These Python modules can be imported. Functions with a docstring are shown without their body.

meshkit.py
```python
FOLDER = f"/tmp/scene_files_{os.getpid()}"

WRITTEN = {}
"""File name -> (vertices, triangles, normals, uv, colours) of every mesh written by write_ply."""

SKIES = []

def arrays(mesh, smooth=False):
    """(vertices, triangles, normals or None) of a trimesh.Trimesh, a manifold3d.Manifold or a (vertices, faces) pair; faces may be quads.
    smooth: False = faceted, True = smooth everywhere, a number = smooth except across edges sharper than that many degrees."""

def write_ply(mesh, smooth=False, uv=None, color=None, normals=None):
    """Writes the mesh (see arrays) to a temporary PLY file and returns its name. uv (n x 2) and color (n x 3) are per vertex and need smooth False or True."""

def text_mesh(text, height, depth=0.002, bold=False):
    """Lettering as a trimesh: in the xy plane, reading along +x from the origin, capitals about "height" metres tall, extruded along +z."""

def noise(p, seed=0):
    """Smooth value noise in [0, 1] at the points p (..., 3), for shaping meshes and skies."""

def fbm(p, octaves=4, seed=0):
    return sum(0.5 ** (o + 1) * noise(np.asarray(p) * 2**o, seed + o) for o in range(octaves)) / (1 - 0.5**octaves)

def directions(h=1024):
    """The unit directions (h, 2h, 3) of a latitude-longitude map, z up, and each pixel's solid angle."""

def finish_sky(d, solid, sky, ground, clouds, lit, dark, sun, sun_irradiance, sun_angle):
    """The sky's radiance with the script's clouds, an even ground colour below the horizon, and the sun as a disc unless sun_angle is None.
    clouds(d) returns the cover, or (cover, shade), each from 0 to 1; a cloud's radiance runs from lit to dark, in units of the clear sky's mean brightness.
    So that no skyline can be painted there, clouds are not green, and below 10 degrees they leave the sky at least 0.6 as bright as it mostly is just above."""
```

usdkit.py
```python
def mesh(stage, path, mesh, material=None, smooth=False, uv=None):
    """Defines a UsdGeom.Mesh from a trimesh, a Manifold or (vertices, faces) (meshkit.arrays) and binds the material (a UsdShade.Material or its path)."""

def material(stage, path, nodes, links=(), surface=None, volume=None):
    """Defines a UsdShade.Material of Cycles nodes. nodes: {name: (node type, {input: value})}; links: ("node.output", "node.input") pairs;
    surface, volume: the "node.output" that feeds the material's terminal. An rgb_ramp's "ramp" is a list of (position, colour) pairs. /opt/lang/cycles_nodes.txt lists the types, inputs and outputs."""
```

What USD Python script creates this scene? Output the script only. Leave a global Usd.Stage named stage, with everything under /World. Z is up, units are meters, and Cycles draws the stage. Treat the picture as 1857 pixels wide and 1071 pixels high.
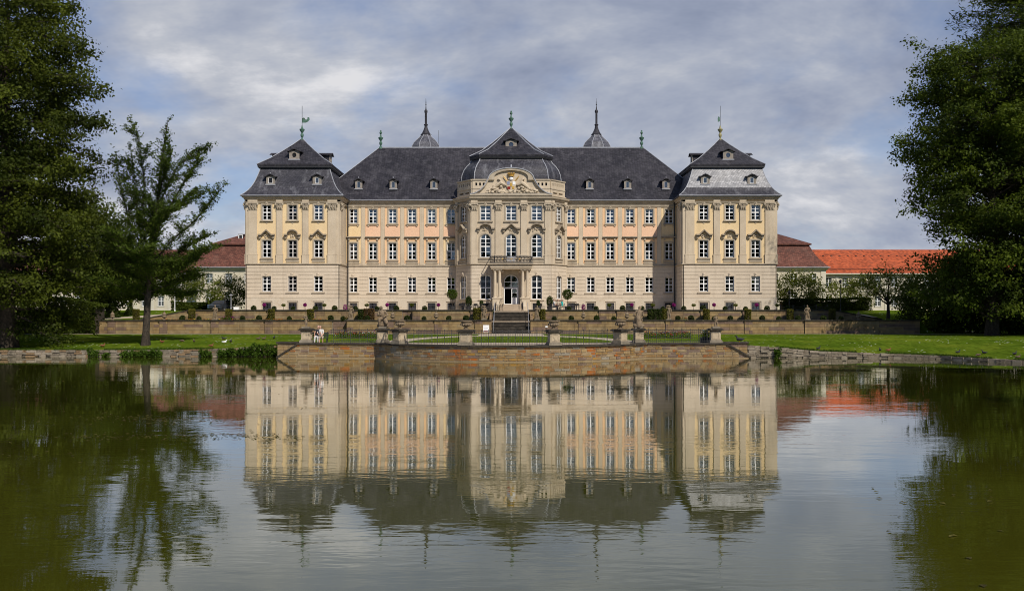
import math, random
import numpy as np, trimesh, shapely, usdkit, meshkit, manifold3d
from manifold3d import Manifold
from pxr import Usd, UsdGeom, UsdLux, UsdShade, Gf, Sdf, Vt
from shapely.geometry import Polygon, LineString, box as sbox
from shapely.ops import unary_union

stage = Usd.Stage.CreateInMemory()
UsdGeom.SetStageUpAxis(stage, 'Z'); UsdGeom.SetStageMetersPerUnit(stage, 1.0)
UsdGeom.Xform.Define(stage, '/World'); UsdGeom.Scope.Define(stage, '/World/Looks')
PI = math.pi
SKYZ = 4.2
# ------------------------------------------------------------------ camera, sky, sun, exposure
EYE = 3.8                       # metres above the water of the pond
FPX, CX, HY = 1867.0, 927.0, 562.0
cam = UsdGeom.Camera.Define(stage, '/World/camera')
cam.CreateHorizontalApertureAttr(36.0); cam.CreateVerticalApertureAttr(36.0 * 590 / 1024)
cam.CreateFocalLengthAttr(36.0 * FPX / 1857)
cam.CreateHorizontalApertureOffsetAttr(36.0 * (928.5 - CX) / 1857)
cam.CreateVerticalApertureOffsetAttr(36.0 * (HY - 535.5) / 1857)
cam.CreateClippingRangeAttr((0.1, 20000.0))
cam.CreateExposureAttr(-0.10)
cam.AddTranslateOp().Set(Gf.Vec3d(0, 0, EYE)); cam.AddRotateXOp().Set(90.0)

SUN_AZ, SUN_EL = math.radians(30.0), math.radians(43.0)     # to the right behind the camera
sun_dir = np.array([math.sin(SUN_AZ) * math.cos(SUN_EL), -math.cos(SUN_AZ) * math.cos(SUN_EL), math.sin(SUN_EL)])
sun = UsdLux.DistantLight.Define(stage, '/World/sun')
sun.CreateNormalizeAttr(True); sun.CreateIntensityAttr(1.25); sun.CreateAngleAttr(0.5)
sun.CreateColorAttr(Gf.Vec3f(1.0, 0.93, 0.82))
_z = sun_dir; _x = np.cross([0, 0, 1.0], _z); _x /= np.linalg.norm(_x); _y = np.cross(_z, _x)
sun.AddTransformOp().Set(Gf.Matrix4d(*[float(a) for r in ((*_x, 0), (*_y, 0), (*_z, 0), (0, 0, 0, 1)) for a in r]))

sky_mat = usdkit.material(stage, '/World/Looks/sky_look', {
    'sky': ('sky_texture', dict(sky_type='single_scattering', sun_disc=False, sun_elevation=SUN_EL, sun_rotation=math.atan2(sun_dir[0], sun_dir[1]), altitude=200.0, air_density=1.0, aerosol_density=0.3, ozone_density=1.5)),
    'tc': ('texture_coordinate', {}), 'sep': ('separate_xyz', {}),
    'zc': ('math', dict(math_type='maximum', value2=0.0)), 'za': ('math', dict(math_type='add', value2=0.42)),
    'u': ('math', dict(math_type='divide')), 'v': ('math', dict(math_type='divide')),
    'uv': ('combine_xyz', dict(z=SKYZ)),
    'n1': ('noise_texture', dict(scale=2.1, detail=9.0, roughness=0.55, distortion=0.12)),
    'n2': ('noise_texture', dict(scale=3.0, detail=11.0, roughness=0.6, distortion=0.15)),
    'n3': ('noise_texture', dict(scale=0.55, detail=6.0, roughness=0.5)),
    'm2': ('mapping', dict(location=(7.3, 2.1, 0.0), scale=(0.8, 1.0, 1.0))), 'm3': ('mapping', dict(location=(-3.1, 9.4, 2.0))),
    'cover': ('map_range', dict(range_type='smoothstep', from_min=0.38, from_max=0.55, to_min=0.38, to_max=1.0, clamp=True)),
    'low': ('map_range', dict(range_type='smoothstep', from_min=0.0, from_max=0.16, to_min=0.92, to_max=0.0, clamp=True)),
    'cmax': ('math', dict(math_type='maximum')),
    'shade': ('rgb_ramp', dict(ramp=[(0.33, (2.55, 3.0, 4.2)), (0.42, (3.3, 3.75, 4.95)), (0.50, (4.2, 4.6, 5.6)), (0.57, (5.4, 5.65, 6.3)), (0.65, (7.9, 7.9, 8.2))])),
    'fr': ('map_range', dict(range_type='smoothstep', from_min=-0.35, from_max=0.45, to_min=0.08, to_max=1.0, clamp=True)), 'cf': ('math', dict(math_type='multiply')),
    'lk': ('math', dict(math_type='multiply', value2=0.09)), 'sa': ('math', dict(math_type='add')),
    'tint': ('mix', dict(mix_type='multiply', fac=1.0, color2=(0.66, 0.75, 0.97))),
    'mixc': ('mix', dict(mix_type='mix')),
    'bg': ('background_shader', dict(strength=0.10)),
}, [('tc.generated', 'sep.vector'), ('sep.z', 'zc.value1'), ('zc.value', 'za.value1'), ('sep.x', 'u.value1'), ('za.value', 'u.value2'), ('sep.y', 'v.value1'), ('za.value', 'v.value2'),
    ('u.value', 'uv.x'), ('v.value', 'uv.y'), ('uv.vector', 'n1.vector'), ('uv.vector', 'm2.vector'), ('m2.vector', 'n2.vector'), ('uv.vector', 'm3.vector'), ('m3.vector', 'n3.vector'),
    ('n1.fac', 'cover.value'), ('zc.value', 'low.value'), ('cover.result', 'cmax.value1'), ('low.result', 'cmax.value2'), ('low.result', 'lk.value1'), ('n2.fac', 'sa.value1'), ('lk.value', 'sa.value2'), ('sa.value', 'shade.fac'),
    ('sky.color', 'tint.color1'), ('sep.y', 'fr.value'), ('cmax.value', 'cf.value1'), ('fr.result', 'cf.value2'), ('cf.value', 'mixc.fac'), ('tint.color', 'mixc.color1'), ('shade.color', 'mixc.color2'), ('mixc.color', 'bg.color')], surface='bg.background')
dome = UsdLux.DomeLight.Define(stage, '/World/sky')
UsdShade.MaterialBindingAPI.Apply(dome.GetPrim()).Bind(sky_mat)
for k, v in (('kind', 'structure'), ('label', 'sky with soft grey clouds and blue gaps')): dome.GetPrim().SetCustomDataByKey(k, v)

# ------------------------------------------------------------------ helpers
_names = {}
def numbered(parent, name):
    k = (parent, name); n = _names.get(k, 0); _names[k] = n + 1
    return name if n == 0 else f'{name}_{n:03d}'
def P_(p): return p if isinstance(p, str) else str(p.GetPath())
def tag(o, label=None, cat=None, group=None, kind=None):
    for k, v in (('label', label), ('category', cat), ('group', group), ('kind', kind)):
        if v: o.SetCustomDataByKey(k, v)
    return o
def obj(name, mesh, mat, parent='/World', smooth=False, **kw):
    pp = P_(parent)
    if isinstance(mesh, MB): mesh = mesh.get()
    m = usdkit.mesh(stage, pp + '/' + numbered(pp, name), mesh, mat, smooth=smooth)
    return tag(m.GetPrim(), **kw)
def thing(name, label, cat, loc=(0, 0, 0), rz=0.0, group=None, scale=None):
    x = UsdGeom.Xform.Define(stage, '/World/' + numbered('/World', name))
    x.AddTranslateOp().Set(Gf.Vec3d(*map(float, loc))); x.AddRotateZOp().Set(float(rz))
    if scale is not None: x.AddScaleOp().Set(Gf.Vec3f(*(map(float, scale) if np.ndim(scale) else [scale] * 3)))
    return tag(x.GetPrim(), label, cat, group)
def dup(root, loc, rz, label, group=None, scale=None):
    was = root.GetCustomData()
    nm = root.GetName()
    if nm[-4:-3] == '_' and nm[-3:].isdigit(): nm = nm[:-4]
    x = UsdGeom.Xform.Define(stage, '/World/' + numbered('/World', nm)); p = x.GetPrim()
    p.GetReferences().AddInternalReference(root.GetPath())
    x.ClearXformOpOrder()
    x.AddTranslateOp(opSuffix='c').Set(Gf.Vec3d(*map(float, loc))); x.AddRotateZOp(opSuffix='c').Set(float(rz))
    if scale is not None: x.AddScaleOp(opSuffix='c').Set(Gf.Vec3f(*(map(float, scale) if np.ndim(scale) else [scale] * 3)))
    p.SetInstanceable(True)
    return tag(p, label, was['category'], group or was.get('group'))

BOXF = np.array([[0, 2, 1], [1, 2, 3], [4, 5, 6], [5, 7, 6], [0, 1, 4], [1, 5, 4], [2, 6, 3], [3, 6, 7], [0, 4, 2], [2, 4, 6], [1, 3, 5], [3, 7, 5]])
class MB:
    """collects pieces that become one mesh"""
    def __init__(s): s.v, s.f, s.n = [], [], 0
    def add(s, v, f=None):
        if f is None:
            if isinstance(v, tuple): v, f = v
            else: v, f = v.vertices, v.faces
        v, f = np.asarray(v, float), np.asarray(f, int)
        if len(v): s.v.append(v); s.f.append(f + s.n); s.n += len(v)
        return s
    def box(s, x0, x1, y0, y1, z0, z1):
        return s.add(np.array([[x, y, z] for z in (z0, z1) for y in (y0, y1) for x in (x0, x1)]), BOXF)
    def tube(s, pts, r, n=6, cap=True):
        return s.add(*tube(pts, r, n, cap))
    def lathe(s, prof, n=12, at=(0, 0, 0), ph=0.0):
        return s.add(*lathe(prof, n, at, ph))
    def ball(s, c, r, sub=1):
        m = ICO[sub]; return s.add(m[0] * np.asarray(r) + np.asarray(c), m[1])
    def get(s):
        return (np.vstack(s.v), np.vstack(s.f)) if s.v else (np.zeros((0, 3)), np.zeros((0, 3), int))
ICO = {k: (np.array(m.vertices), np.array(m.faces)) for k in (0, 1, 2, 3) for m in [trimesh.creation.icosphere(k, 1.0)]}
def tube(pts, r, n=6, cap=True):
    p = np.asarray(pts, float); r = np.broadcast_to(np.asarray(r, float), (len(p),))
    t = np.gradient(p, axis=0); t /= np.linalg.norm(t, axis=1, keepdims=True) + 1e-12
    ref = np.array([1.0, 0.3, 0.1]) if abs(t[:, 2]).mean() > .8 else np.array([0.05, 0.1, 1.0])
    a = np.cross(t, ref); a /= np.linalg.norm(a, axis=1, keepdims=True) + 1e-12; b = np.cross(t, a)
    g = np.arange(n) * 2 * PI / n
    v = (p[:, None] + r[:, None, None] * (np.cos(g)[None, :, None] * a[:, None] + np.sin(g)[None, :, None] * b[:, None])).reshape(-1, 3)
    i, j = np.meshgrid(np.arange(len(p) - 1), np.arange(n), indexing='ij')
    q = np.stack([i * n + j, i * n + (j + 1) % n, (i + 1) * n + (j + 1) % n, (i + 1) * n + j], -1).reshape(-1, 4)
    f = np.vstack([q[:, [0, 1, 2]], q[:, [0, 2, 3]]])
    if cap:
        k = len(v); v = np.vstack([v, p[:1], p[-1:]]); o = (len(p) - 1) * n
        f = np.vstack([f, [[k, (x + 1) % n, x] for x in range(n)], [[k + 1, o + x, o + (x + 1) % n] for x in range(n)]])
    return v, f
def lathe(prof, n=12, at=(0, 0, 0), ph=0.0):
    pr = np.asarray(prof, float); g = np.arange(n) * 2 * PI / n + ph
    v = np.stack([pr[:, :1] * np.cos(g), pr[:, :1] * np.sin(g), np.repeat(pr[:, 1:], n, 1)], -1).reshape(-1, 3) + np.asarray(at, float)
    i, j = np.meshgrid(np.arange(len(pr) - 1), np.arange(n), indexing='ij')
    q = np.stack([i * n + j, i * n + (j + 1) % n, (i + 1) * n + (j + 1) % n, (i + 1) * n + j], -1).reshape(-1, 4)
    return v, np.vstack([q[:, [0, 1, 2]], q[:, [0, 2, 3]]])
def loft(rings, bottom=True, top=True):
    R = np.asarray(rings, float); m, n = R.shape[:2]
    v = R.reshape(-1, 3)
    i, j = np.meshgrid(np.arange(m - 1), np.arange(n), indexing='ij')
    q = np.stack([i * n + j, i * n + (j + 1) % n, (i + 1) * n + (j + 1) % n, (i + 1) * n + j], -1).reshape(-1, 4)
    f = [q[:, [0, 1, 2]], q[:, [0, 2, 3]]]
    for on, k in ((bottom, 0), (top, m - 1)):
        if on:
            c = len(v); v = np.vstack([v, R[k].mean(0)]); o = k * n
            f.append(np.array([[c, o + (x + 1) % n, o + x] if k == 0 else [c, o + x, o + (x + 1) % n] for x in range(n)]))
    return v, np.vstack(f)
def extr(poly, d0, d1):
    """polygon in (u, z) as a slab between depths d0 and d1: vertices (u, d, z)"""
    out = MB()
    for g in getattr(poly, 'geoms', [poly]):
        if g.geom_type != 'Polygon' or g.area < 1e-5: continue
        m = trimesh.creation.extrude_polygon(g, d1 - d0, engine='earcut')
        v = np.array(m.vertices); out.add(np.stack([v[:, 0], v[:, 2] + d0, v[:, 1]], 1), np.array(m.faces)[:, ::-1])
    return out.get()
class Fr:
    """a wall's frame: u along it, d out of it, z up"""
    def __init__(s, o, t):
        s.o = np.array([o[0], o[1], 0.0]); t = np.array(t, float); t /= np.linalg.norm(t)
        s.t = np.array([t[0], t[1], 0.0]); s.n = np.array([t[1], -t[0], 0.0])
    def pt(s, u, d, z): return s.o + u * s.t + d * s.n + np.array([0, 0, z])
    def map(s, mesh):
        v, f = mesh.get() if isinstance(mesh, MB) else mesh
        if not len(v): return v, f
        return s.o + v[:, :1] * s.t + v[:, 1:2] * s.n + v[:, 2:] * np.array([0, 0, 1.0]), f[:, ::-1]
def offset_ring(pts, o):
    p = np.asarray(pts, float); a, b = np.roll(p, 1, 0), np.roll(p, -1, 0)
    def nrm(d): d = d / np.linalg.norm(d, axis=1, keepdims=True); return np.stack([d[:, 1], -d[:, 0]], 1)
    n1, n2 = nrm(p - a), nrm(b - p)
    return p + o * (n1 + n2) / (1 + (n1 * n2).sum(1, keepdims=True))
def ring3(pts, o, z): q = offset_ring(pts, o); return np.column_stack([q, np.full(len(q), z)])
def prof_ring(pts, prof, bottom=False, top=False):
    return loft([ring3(pts, o, z) for o, z in prof], bottom, top)
def opening(u, z0, z1, w, arch=0.0):
    if not arch: return sbox(u - w / 2, z0, u + w / 2, z1)
    zs = z1 - arch
    return Polygon([(u - w / 2, z0), (u + w / 2, z0)] + [(u + w / 2 * math.cos(a), zs + arch * math.sin(a)) for a in np.linspace(0, PI, 15)])

# ------------------------------------------------------------------ materials
def mat(name, c1, c2, scale=1.0, rough=0.8, bump=0.3, bscale=30.0, spec=0.3, streak=None, island=0.0, dirt=None, detail=5.0, lo=0.35, hi=0.65, extra=None):
    N = {'g': ('geometry', {}), 'n1': ('noise_texture', dict(scale=scale, detail=detail, roughness=0.6)),
         'r': ('rgb_ramp', dict(ramp=[(lo, c1), (hi, c2)])), 'n2': ('noise_texture', dict(scale=bscale, detail=4.0, roughness=0.6)),
         'fine': ('map_range', dict(from_min=0.25, from_max=0.75, to_min=0.84, to_max=1.16)), 'mul': ('mix', dict(mix_type='multiply', fac=1.0)),
         'b': ('bump', dict(strength=bump, distance=0.03)), 'p': ('principled_bsdf', dict(roughness=rough, specular_ior_level=spec))}
    L = [('g.position', 'n1.vector'), ('g.position', 'n2.vector'), ('n1.fac', 'r.fac'), ('r.color', 'mul.color1'), ('n2.fac', 'fine.value'), ('fine.result', 'mul.color2'), ('n2.fac', 'b.height'), ('b.normal', 'p.normal')]
    out = 'mul.color'
    if streak:      # runs of rain water: noise drawn out along z
        N['ms'] = ('mapping', dict(scale=(1.6, 1.6, 0.12))); N['ns'] = ('noise_texture', dict(scale=1.0, detail=5.0, roughness=0.65))
        N['rs'] = ('map_range', dict(from_min=0.52, from_max=0.74, to_min=0.0, to_max=streak[1], clamp=True)); N['mx'] = ('mix', dict(mix_type='mix', color2=streak[0]))
        L += [('g.position', 'ms.vector'), ('ms.vector', 'ns.vector'), ('ns.fac', 'rs.value'), ('rs.result', 'mx.fac'), (out, 'mx.color1')]; out = 'mx.color'
    if island:      # each separate piece (leaf, blossom) a tone of its own
        N['im'] = ('map_range', dict(from_min=0.0, from_max=1.0, to_min=1 - island, to_max=1 + island)); N['ix'] = ('mix', dict(mix_type='multiply', fac=1.0))
        L += [('g.random_per_island', 'im.value'), (out, 'ix.color1'), ('im.result', 'ix.color2')]; out = 'ix.color'
    if dirt:        # blotches with edges of their own
        N['nd'] = ('noise_texture', dict(scale=dirt[2], detail=6.0, roughness=0.7)); N['rd'] = ('map_range', dict(from_min=dirt[3], from_max=dirt[3] + 0.12, to_min=0.0, to_max=dirt[1], clamp=True)); N['dx'] = ('mix', dict(mix_type='mix', color2=dirt[0]))
        L += [('g.position', 'nd.vector'), ('nd.fac', 'rd.value'), ('rd.result', 'dx.fac'), (out, 'dx.color1')]; out = 'dx.color'
    L.append((out, 'p.base_color'))
    if extra: N['p'][1].update(extra)
    return usdkit.material(stage, '/World/Looks/' + name, N, L, surface='p.BSDF')
def leaf_mat(name, dark, light, scale=0.35, trans=0.38, island=0.45):
    return usdkit.material(stage, '/World/Looks/' + name, {
        'g': ('geometry', {}), 'n': ('noise_texture', dict(scale=scale, detail=4.0)), 'r': ('rgb_ramp', dict(ramp=[(0.38, dark), (0.66, light)])),
        'im': ('map_range', dict(to_min=1 - island, to_max=1 + island)), 'ix': ('mix', dict(mix_type='multiply', fac=1.0)),
        'p': ('principled_bsdf', dict(roughness=0.6, specular_ior_level=0.12)), 't': ('translucent_bsdf', {}), 'm': ('mix_closure', dict(fac=trans))},
        [('g.position', 'n.vector'), ('n.fac', 'r.fac'), ('g.random_per_island', 'im.value'), ('r.color', 'ix.color1'), ('im.result', 'ix.color2'), ('ix.color', 'p.base_color'), ('ix.color', 't.color'), ('p.BSDF', 'm.closure1'), ('t.BSDF', 'm.closure2')], surface='m.closure')

M = {}
M['stone'] = mat('palace_stone', (0.455, 0.372, 0.268), (0.535, 0.447, 0.332), 0.5, bump=0.15, bscale=14.0, streak=((0.27, 0.22, 0.16), 0.5))
M['ground_stone'] = mat('ground_floor_stone', (0.50, 0.418, 0.318), (0.57, 0.485, 0.378), 0.4, bump=0.15, bscale=14.0, streak=((0.33, 0.27, 0.20), 0.45))
M['joint'] = mat('joint_stone', (0.36, 0.31, 0.24), (0.42, 0.36, 0.28), 0.6, bump=0.15)
M['trim'] = mat('trim_stone', (0.33, 0.275, 0.205), (0.43, 0.365, 0.275), 1.3, bump=0.25, bscale=20.0, streak=((0.2, 0.165, 0.12), 0.4))
M['plinth'] = mat('plinth_stone', (0.465, 0.40, 0.31), (0.535, 0.465, 0.37), 0.5, bump=0.15, bscale=14.0, dirt=((0.36, 0.26, 0.15), 0.55, 1.1, 0.56))
M['yellow'] = mat('yellow_plaster', (0.64, 0.475, 0.265), (0.70, 0.54, 0.32), 0.3, bump=0.08, bscale=10.0, streak=((0.50, 0.38, 0.22), 0.4))
M['apricot'] = mat('apricot_plaster', (0.67, 0.43, 0.24), (0.72, 0.48, 0.285), 0.3, bump=0.08, bscale=10.0)
M['peach'] = mat('peach_plaster', (0.68, 0.43, 0.28), (0.72, 0.475, 0.32), 0.3, bump=0.08, bscale=10.0)
M['white'] = mat('white_paint', (0.74, 0.74, 0.74), (0.82, 0.82, 0.81), 3.0, rough=0.45, bump=0.03)
M['dull_white'] = mat('dull_paint', (0.50, 0.47, 0.45), (0.58, 0.55, 0.52), 3.0, rough=0.6, bump=0.03)
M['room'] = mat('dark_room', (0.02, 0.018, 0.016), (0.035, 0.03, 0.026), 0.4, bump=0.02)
M['blind'] = mat('brown_blind', (0.14, 0.115, 0.11), (0.18, 0.15, 0.145), 2.0, bump=0.05)
M['curtain'] = mat('pale_curtain', (0.42, 0.42, 0.43), (0.6, 0.6, 0.6), 5.0, bump=0.2)
M['iron'] = mat('black_iron', (0.018, 0.018, 0.02), (0.035, 0.034, 0.035), 4.0, rough=0.5, bump=0.1, spec=0.5)
M['grille'] = mat('grille_iron', (0.06, 0.062, 0.075), (0.10, 0.10, 0.12), 4.0, rough=0.5, bump=0.1)
M['gold'] = mat('gilding', (0.42, 0.25, 0.05), (0.6, 0.38, 0.09), 6.0, rough=0.5, bump=0.1, extra=dict(metallic=0.3))
M['blue_paint'] = mat('heraldic_blue', (0.18, 0.2, 0.3), (0.25, 0.27, 0.36), 6.0)
M['copper'] = mat('green_copper', (0.045, 0.105, 0.075), (0.10, 0.19, 0.145), 3.0, rough=0.6, bump=0.2, dirt=((0.05, 0.07, 0.045), 0.8, 2.5, 0.52))
M['lead'] = mat('lead_flashing', (0.26, 0.27, 0.30), (0.36, 0.37, 0.4), 2.0, rough=0.5, bump=0.1)
M['weathered'] = mat('weathered_trim', (0.20, 0.16, 0.115), (0.33, 0.275, 0.205), 1.6, bump=0.3, bscale=20.0)
M['dormer_face'] = mat('dormer_face', (0.19, 0.165, 0.14), (0.29, 0.255, 0.215), 2.5, bump=0.2)
M['old_copper'] = mat('gilt_copper', (0.2, 0.19, 0.1), (0.32, 0.28, 0.13), 3.0, rough=0.5, bump=0.2)
def slate(name, c1, c2, cs, amt, rough=0.5, spec=0.45, at=0.52, tile=0.34):
    return usdkit.material(stage, '/World/Looks/' + name, {
        'g': ('geometry', {}), 'sep': ('separate_xyz', {}), 'sx': ('math', dict(math_type='add')), 'sz': ('math', dict(math_type='multiply', value2=1.25)), 'cb': ('combine_xyz', {}),
        'br': ('brick_texture', dict(scale=1.0, color1=(0.62, 0.62, 0.64), color2=(1.4, 1.38, 1.36), mortar=(0.35, 0.35, 0.35), mortar_size=0.018, brick_width=tile, row_height=tile * 0.62, bias=0.0)),
        'n1': ('noise_texture', dict(scale=0.35, detail=6.0, roughness=0.65)), 'r': ('rgb_ramp', dict(ramp=[(0.35, c1), (0.65, c2)])), 'mul': ('mix', dict(mix_type='multiply', fac=1.0)),
        'ms': ('mapping', dict(scale=(1.3, 1.3, 0.25))), 'ns': ('noise_texture', dict(scale=0.8, detail=8.0, roughness=0.75)), 'rs': ('map_range', dict(from_min=at, from_max=at + 0.2, to_min=0.0, to_max=amt, clamp=True)), 'mx': ('mix', dict(color2=cs)),
        'rn': ('map_range', dict(from_min=0.3, from_max=0.7, to_min=rough - 0.1, to_max=rough + 0.12)),
        'b': ('bump', dict(strength=0.5, distance=0.02)), 'p': ('principled_bsdf', dict(specular_ior_level=spec))},
        [('g.position', 'sep.vector'), ('sep.x', 'sx.value1'), ('sep.y', 'sx.value2'), ('sep.z', 'sz.value1'), ('sx.value', 'cb.x'), ('sz.value', 'cb.y'), ('cb.vector', 'br.vector'), ('g.position', 'n1.vector'), ('n1.fac', 'r.fac'),
         ('r.color', 'mul.color1'), ('br.color', 'mul.color2'), ('g.position', 'ms.vector'), ('ms.vector', 'ns.vector'), ('ns.fac', 'rs.value'), ('rs.result', 'mx.fac'), ('mul.color', 'mx.color1'), ('mx.color', 'p.base_color'),
         ('n1.fac', 'rn.value'), ('rn.result', 'p.roughness'), ('br.fac', 'b.height'), ('b.normal', 'p.normal')], surface='p.BSDF')
M['slate'] = slate('dark_slate', (0.017, 0.016, 0.022), (0.036, 0.034, 0.043), (0.10, 0.095, 0.105), 0.5, rough=.6, spec=.3, at=.5)
M['worn_slate'] = slate('worn_slate', (0.028, 0.027, 0.036), (0.052, 0.050, 0.062), (0.24, 0.24, 0.26), 0.6)
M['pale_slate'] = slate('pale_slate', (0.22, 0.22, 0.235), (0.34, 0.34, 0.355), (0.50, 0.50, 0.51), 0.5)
M['brown_tile'] = slate('brown_roof_tile', (0.10, 0.040, 0.028), (0.155, 0.062, 0.045), (0.22, 0.13, 0.10), 0.45, rough=0.7, spec=0.2)
M['orange_tile'] = slate('orange_roof_tile', (0.36, 0.075, 0.026), (0.43, 0.095, 0.036), (0.22, 0.085, 0.05), 0.55, rough=0.7, spec=0.2)
def glass(name, ior, tint):
    return usdkit.material(stage, '/World/Looks/' + name, {'f': ('fresnel', dict(IOR=ior)), 't': ('transparent_bsdf', dict(color=tint)), 'g': ('glossy_bsdf', dict(color=(0.95, 0.97, 1.0), roughness=0.015)), 'm': ('mix_closure', {})},
        [('f.fac', 'm.fac'), ('t.BSDF', 'm.closure1'), ('g.BSDF', 'm.closure2')], surface='m.closure')
M['glass'] = glass('window_glass', 2.0, (0.75, 0.78, 0.8))
def sandstone(name, c1, c2, lich=None, amt=0.0):
    c1, c2 = tuple(.80 * x for x in c1), tuple(.84 * x for x in c2)
    return mat(name, c1, c2, 1.6, rough=0.9, bump=0.5, bscale=22.0, streak=((0.05, 0.042, 0.032), 0.55), dirt=(lich, amt, 1.3, 0.5) if lich else None)
M['s_tan'] = sandstone('tan_sandstone', (0.25, 0.165, 0.075), (0.36, 0.25, 0.12))
M['s_buff'] = sandstone('buff_sandstone', (0.25, 0.178, 0.09), (0.345, 0.252, 0.14))
M['s_brown'] = sandstone('brown_sandstone', (0.20, 0.13, 0.07), (0.29, 0.195, 0.108))
M['s_purple'] = sandstone('purple_sandstone', (0.165, 0.108, 0.078), (0.235, 0.158, 0.115))
M['s_grey'] = sandstone('grey_stone', (0.20, 0.17, 0.125), (0.31, 0.265, 0.20))
M['s_rust'] = sandstone('rusty_sandstone', (0.18, 0.098, 0.04), (0.27, 0.145, 0.058), (0.32, 0.088, 0.010), 0.9)
M['s_ochre'] = sandstone('ochre_sandstone', (0.22, 0.135, 0.052), (0.30, 0.185, 0.075), (0.30, 0.155, 0.02), 0.7)
M['mortar'] = mat('lime_mortar', (0.28, 0.225, 0.15), (0.37, 0.305, 0.21), 2.0, bump=0.3, streak=((0.06, 0.05, 0.04), 0.5))
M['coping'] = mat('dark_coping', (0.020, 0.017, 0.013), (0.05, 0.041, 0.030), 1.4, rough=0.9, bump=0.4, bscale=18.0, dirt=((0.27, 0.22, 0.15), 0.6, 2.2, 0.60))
M['statue'] = mat('statue_stone', (0.135, 0.098, 0.062), (0.26, 0.195, 0.125), 3.0, rough=0.9, bump=0.5, bscale=25.0, dirt=((0.045, 0.038, 0.03), 0.85, 3.0, 0.53))
M['pedestal'] = mat('pedestal_stone', (0.34, 0.27, 0.18), (0.44, 0.36, 0.25), 1.5, rough=0.9, bump=0.35, bscale=20.0, dirt=((0.08, 0.066, 0.05), 0.8, 2.0, 0.55))
M['old_step'] = mat('old_step_stone', (0.030, 0.025, 0.02), (0.085, 0.07, 0.053), 1.6, rough=0.9, bump=0.4, dirt=((0.02, 0.018, 0.014), 0.8, 2.5, 0.52))
M['new_step'] = mat('step_stone', (0.33, 0.255, 0.18), (0.42, 0.33, 0.24), 1.6, rough=0.9, bump=0.3)
M['bank_stone'] = mat('bank_stone', (0.11, 0.088, 0.062), (0.25, 0.21, 0.155), 2.2, rough=0.9, bump=0.6, bscale=15.0, dirt=((0.05, 0.042, 0.03), 0.9, 2.2, 0.5))
M['bank_pale'] = mat('pale_bank_stone', (0.185, 0.152, 0.112), (0.31, 0.262, 0.20), 2.2, rough=0.9, bump=0.6, bscale=15.0, dirt=((0.08, 0.06, 0.045), 0.8, 2.2, 0.54))
M['gravel'] = mat('gravel', (0.34, 0.28, 0.20), (0.45, 0.38, 0.285), 0.9, rough=0.95, bump=0.6, bscale=9.0)
M['earth'] = mat('dark_earth', (0.03, 0.022, 0.014), (0.06, 0.045, 0.03), 2.0, rough=0.95, bump=0.6)
M['bark'] = mat('brown_bark', (0.022, 0.017, 0.012), (0.06, 0.046, 0.033), 6.0, rough=0.9, bump=0.8, bscale=9.0)
M['leaf_alder'] = leaf_mat('alder_leaf', (0.045, 0.066, 0.007), (0.165, 0.205, 0.020), 0.28)  # wide tone contrast puts lit and shaded clumps into the leaf colour
M['leaf_ginkgo'] = leaf_mat('ginkgo_leaf', (0.080, 0.135, 0.014), (0.155, 0.225, 0.026), 0.4)
M['leaf_dark'] = leaf_mat('dark_leaf', (0.040, 0.066, 0.007), (0.18, 0.245, 0.02), 0.25)  # sunlit clumps and dark depths are painted in by the noise ramp
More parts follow.
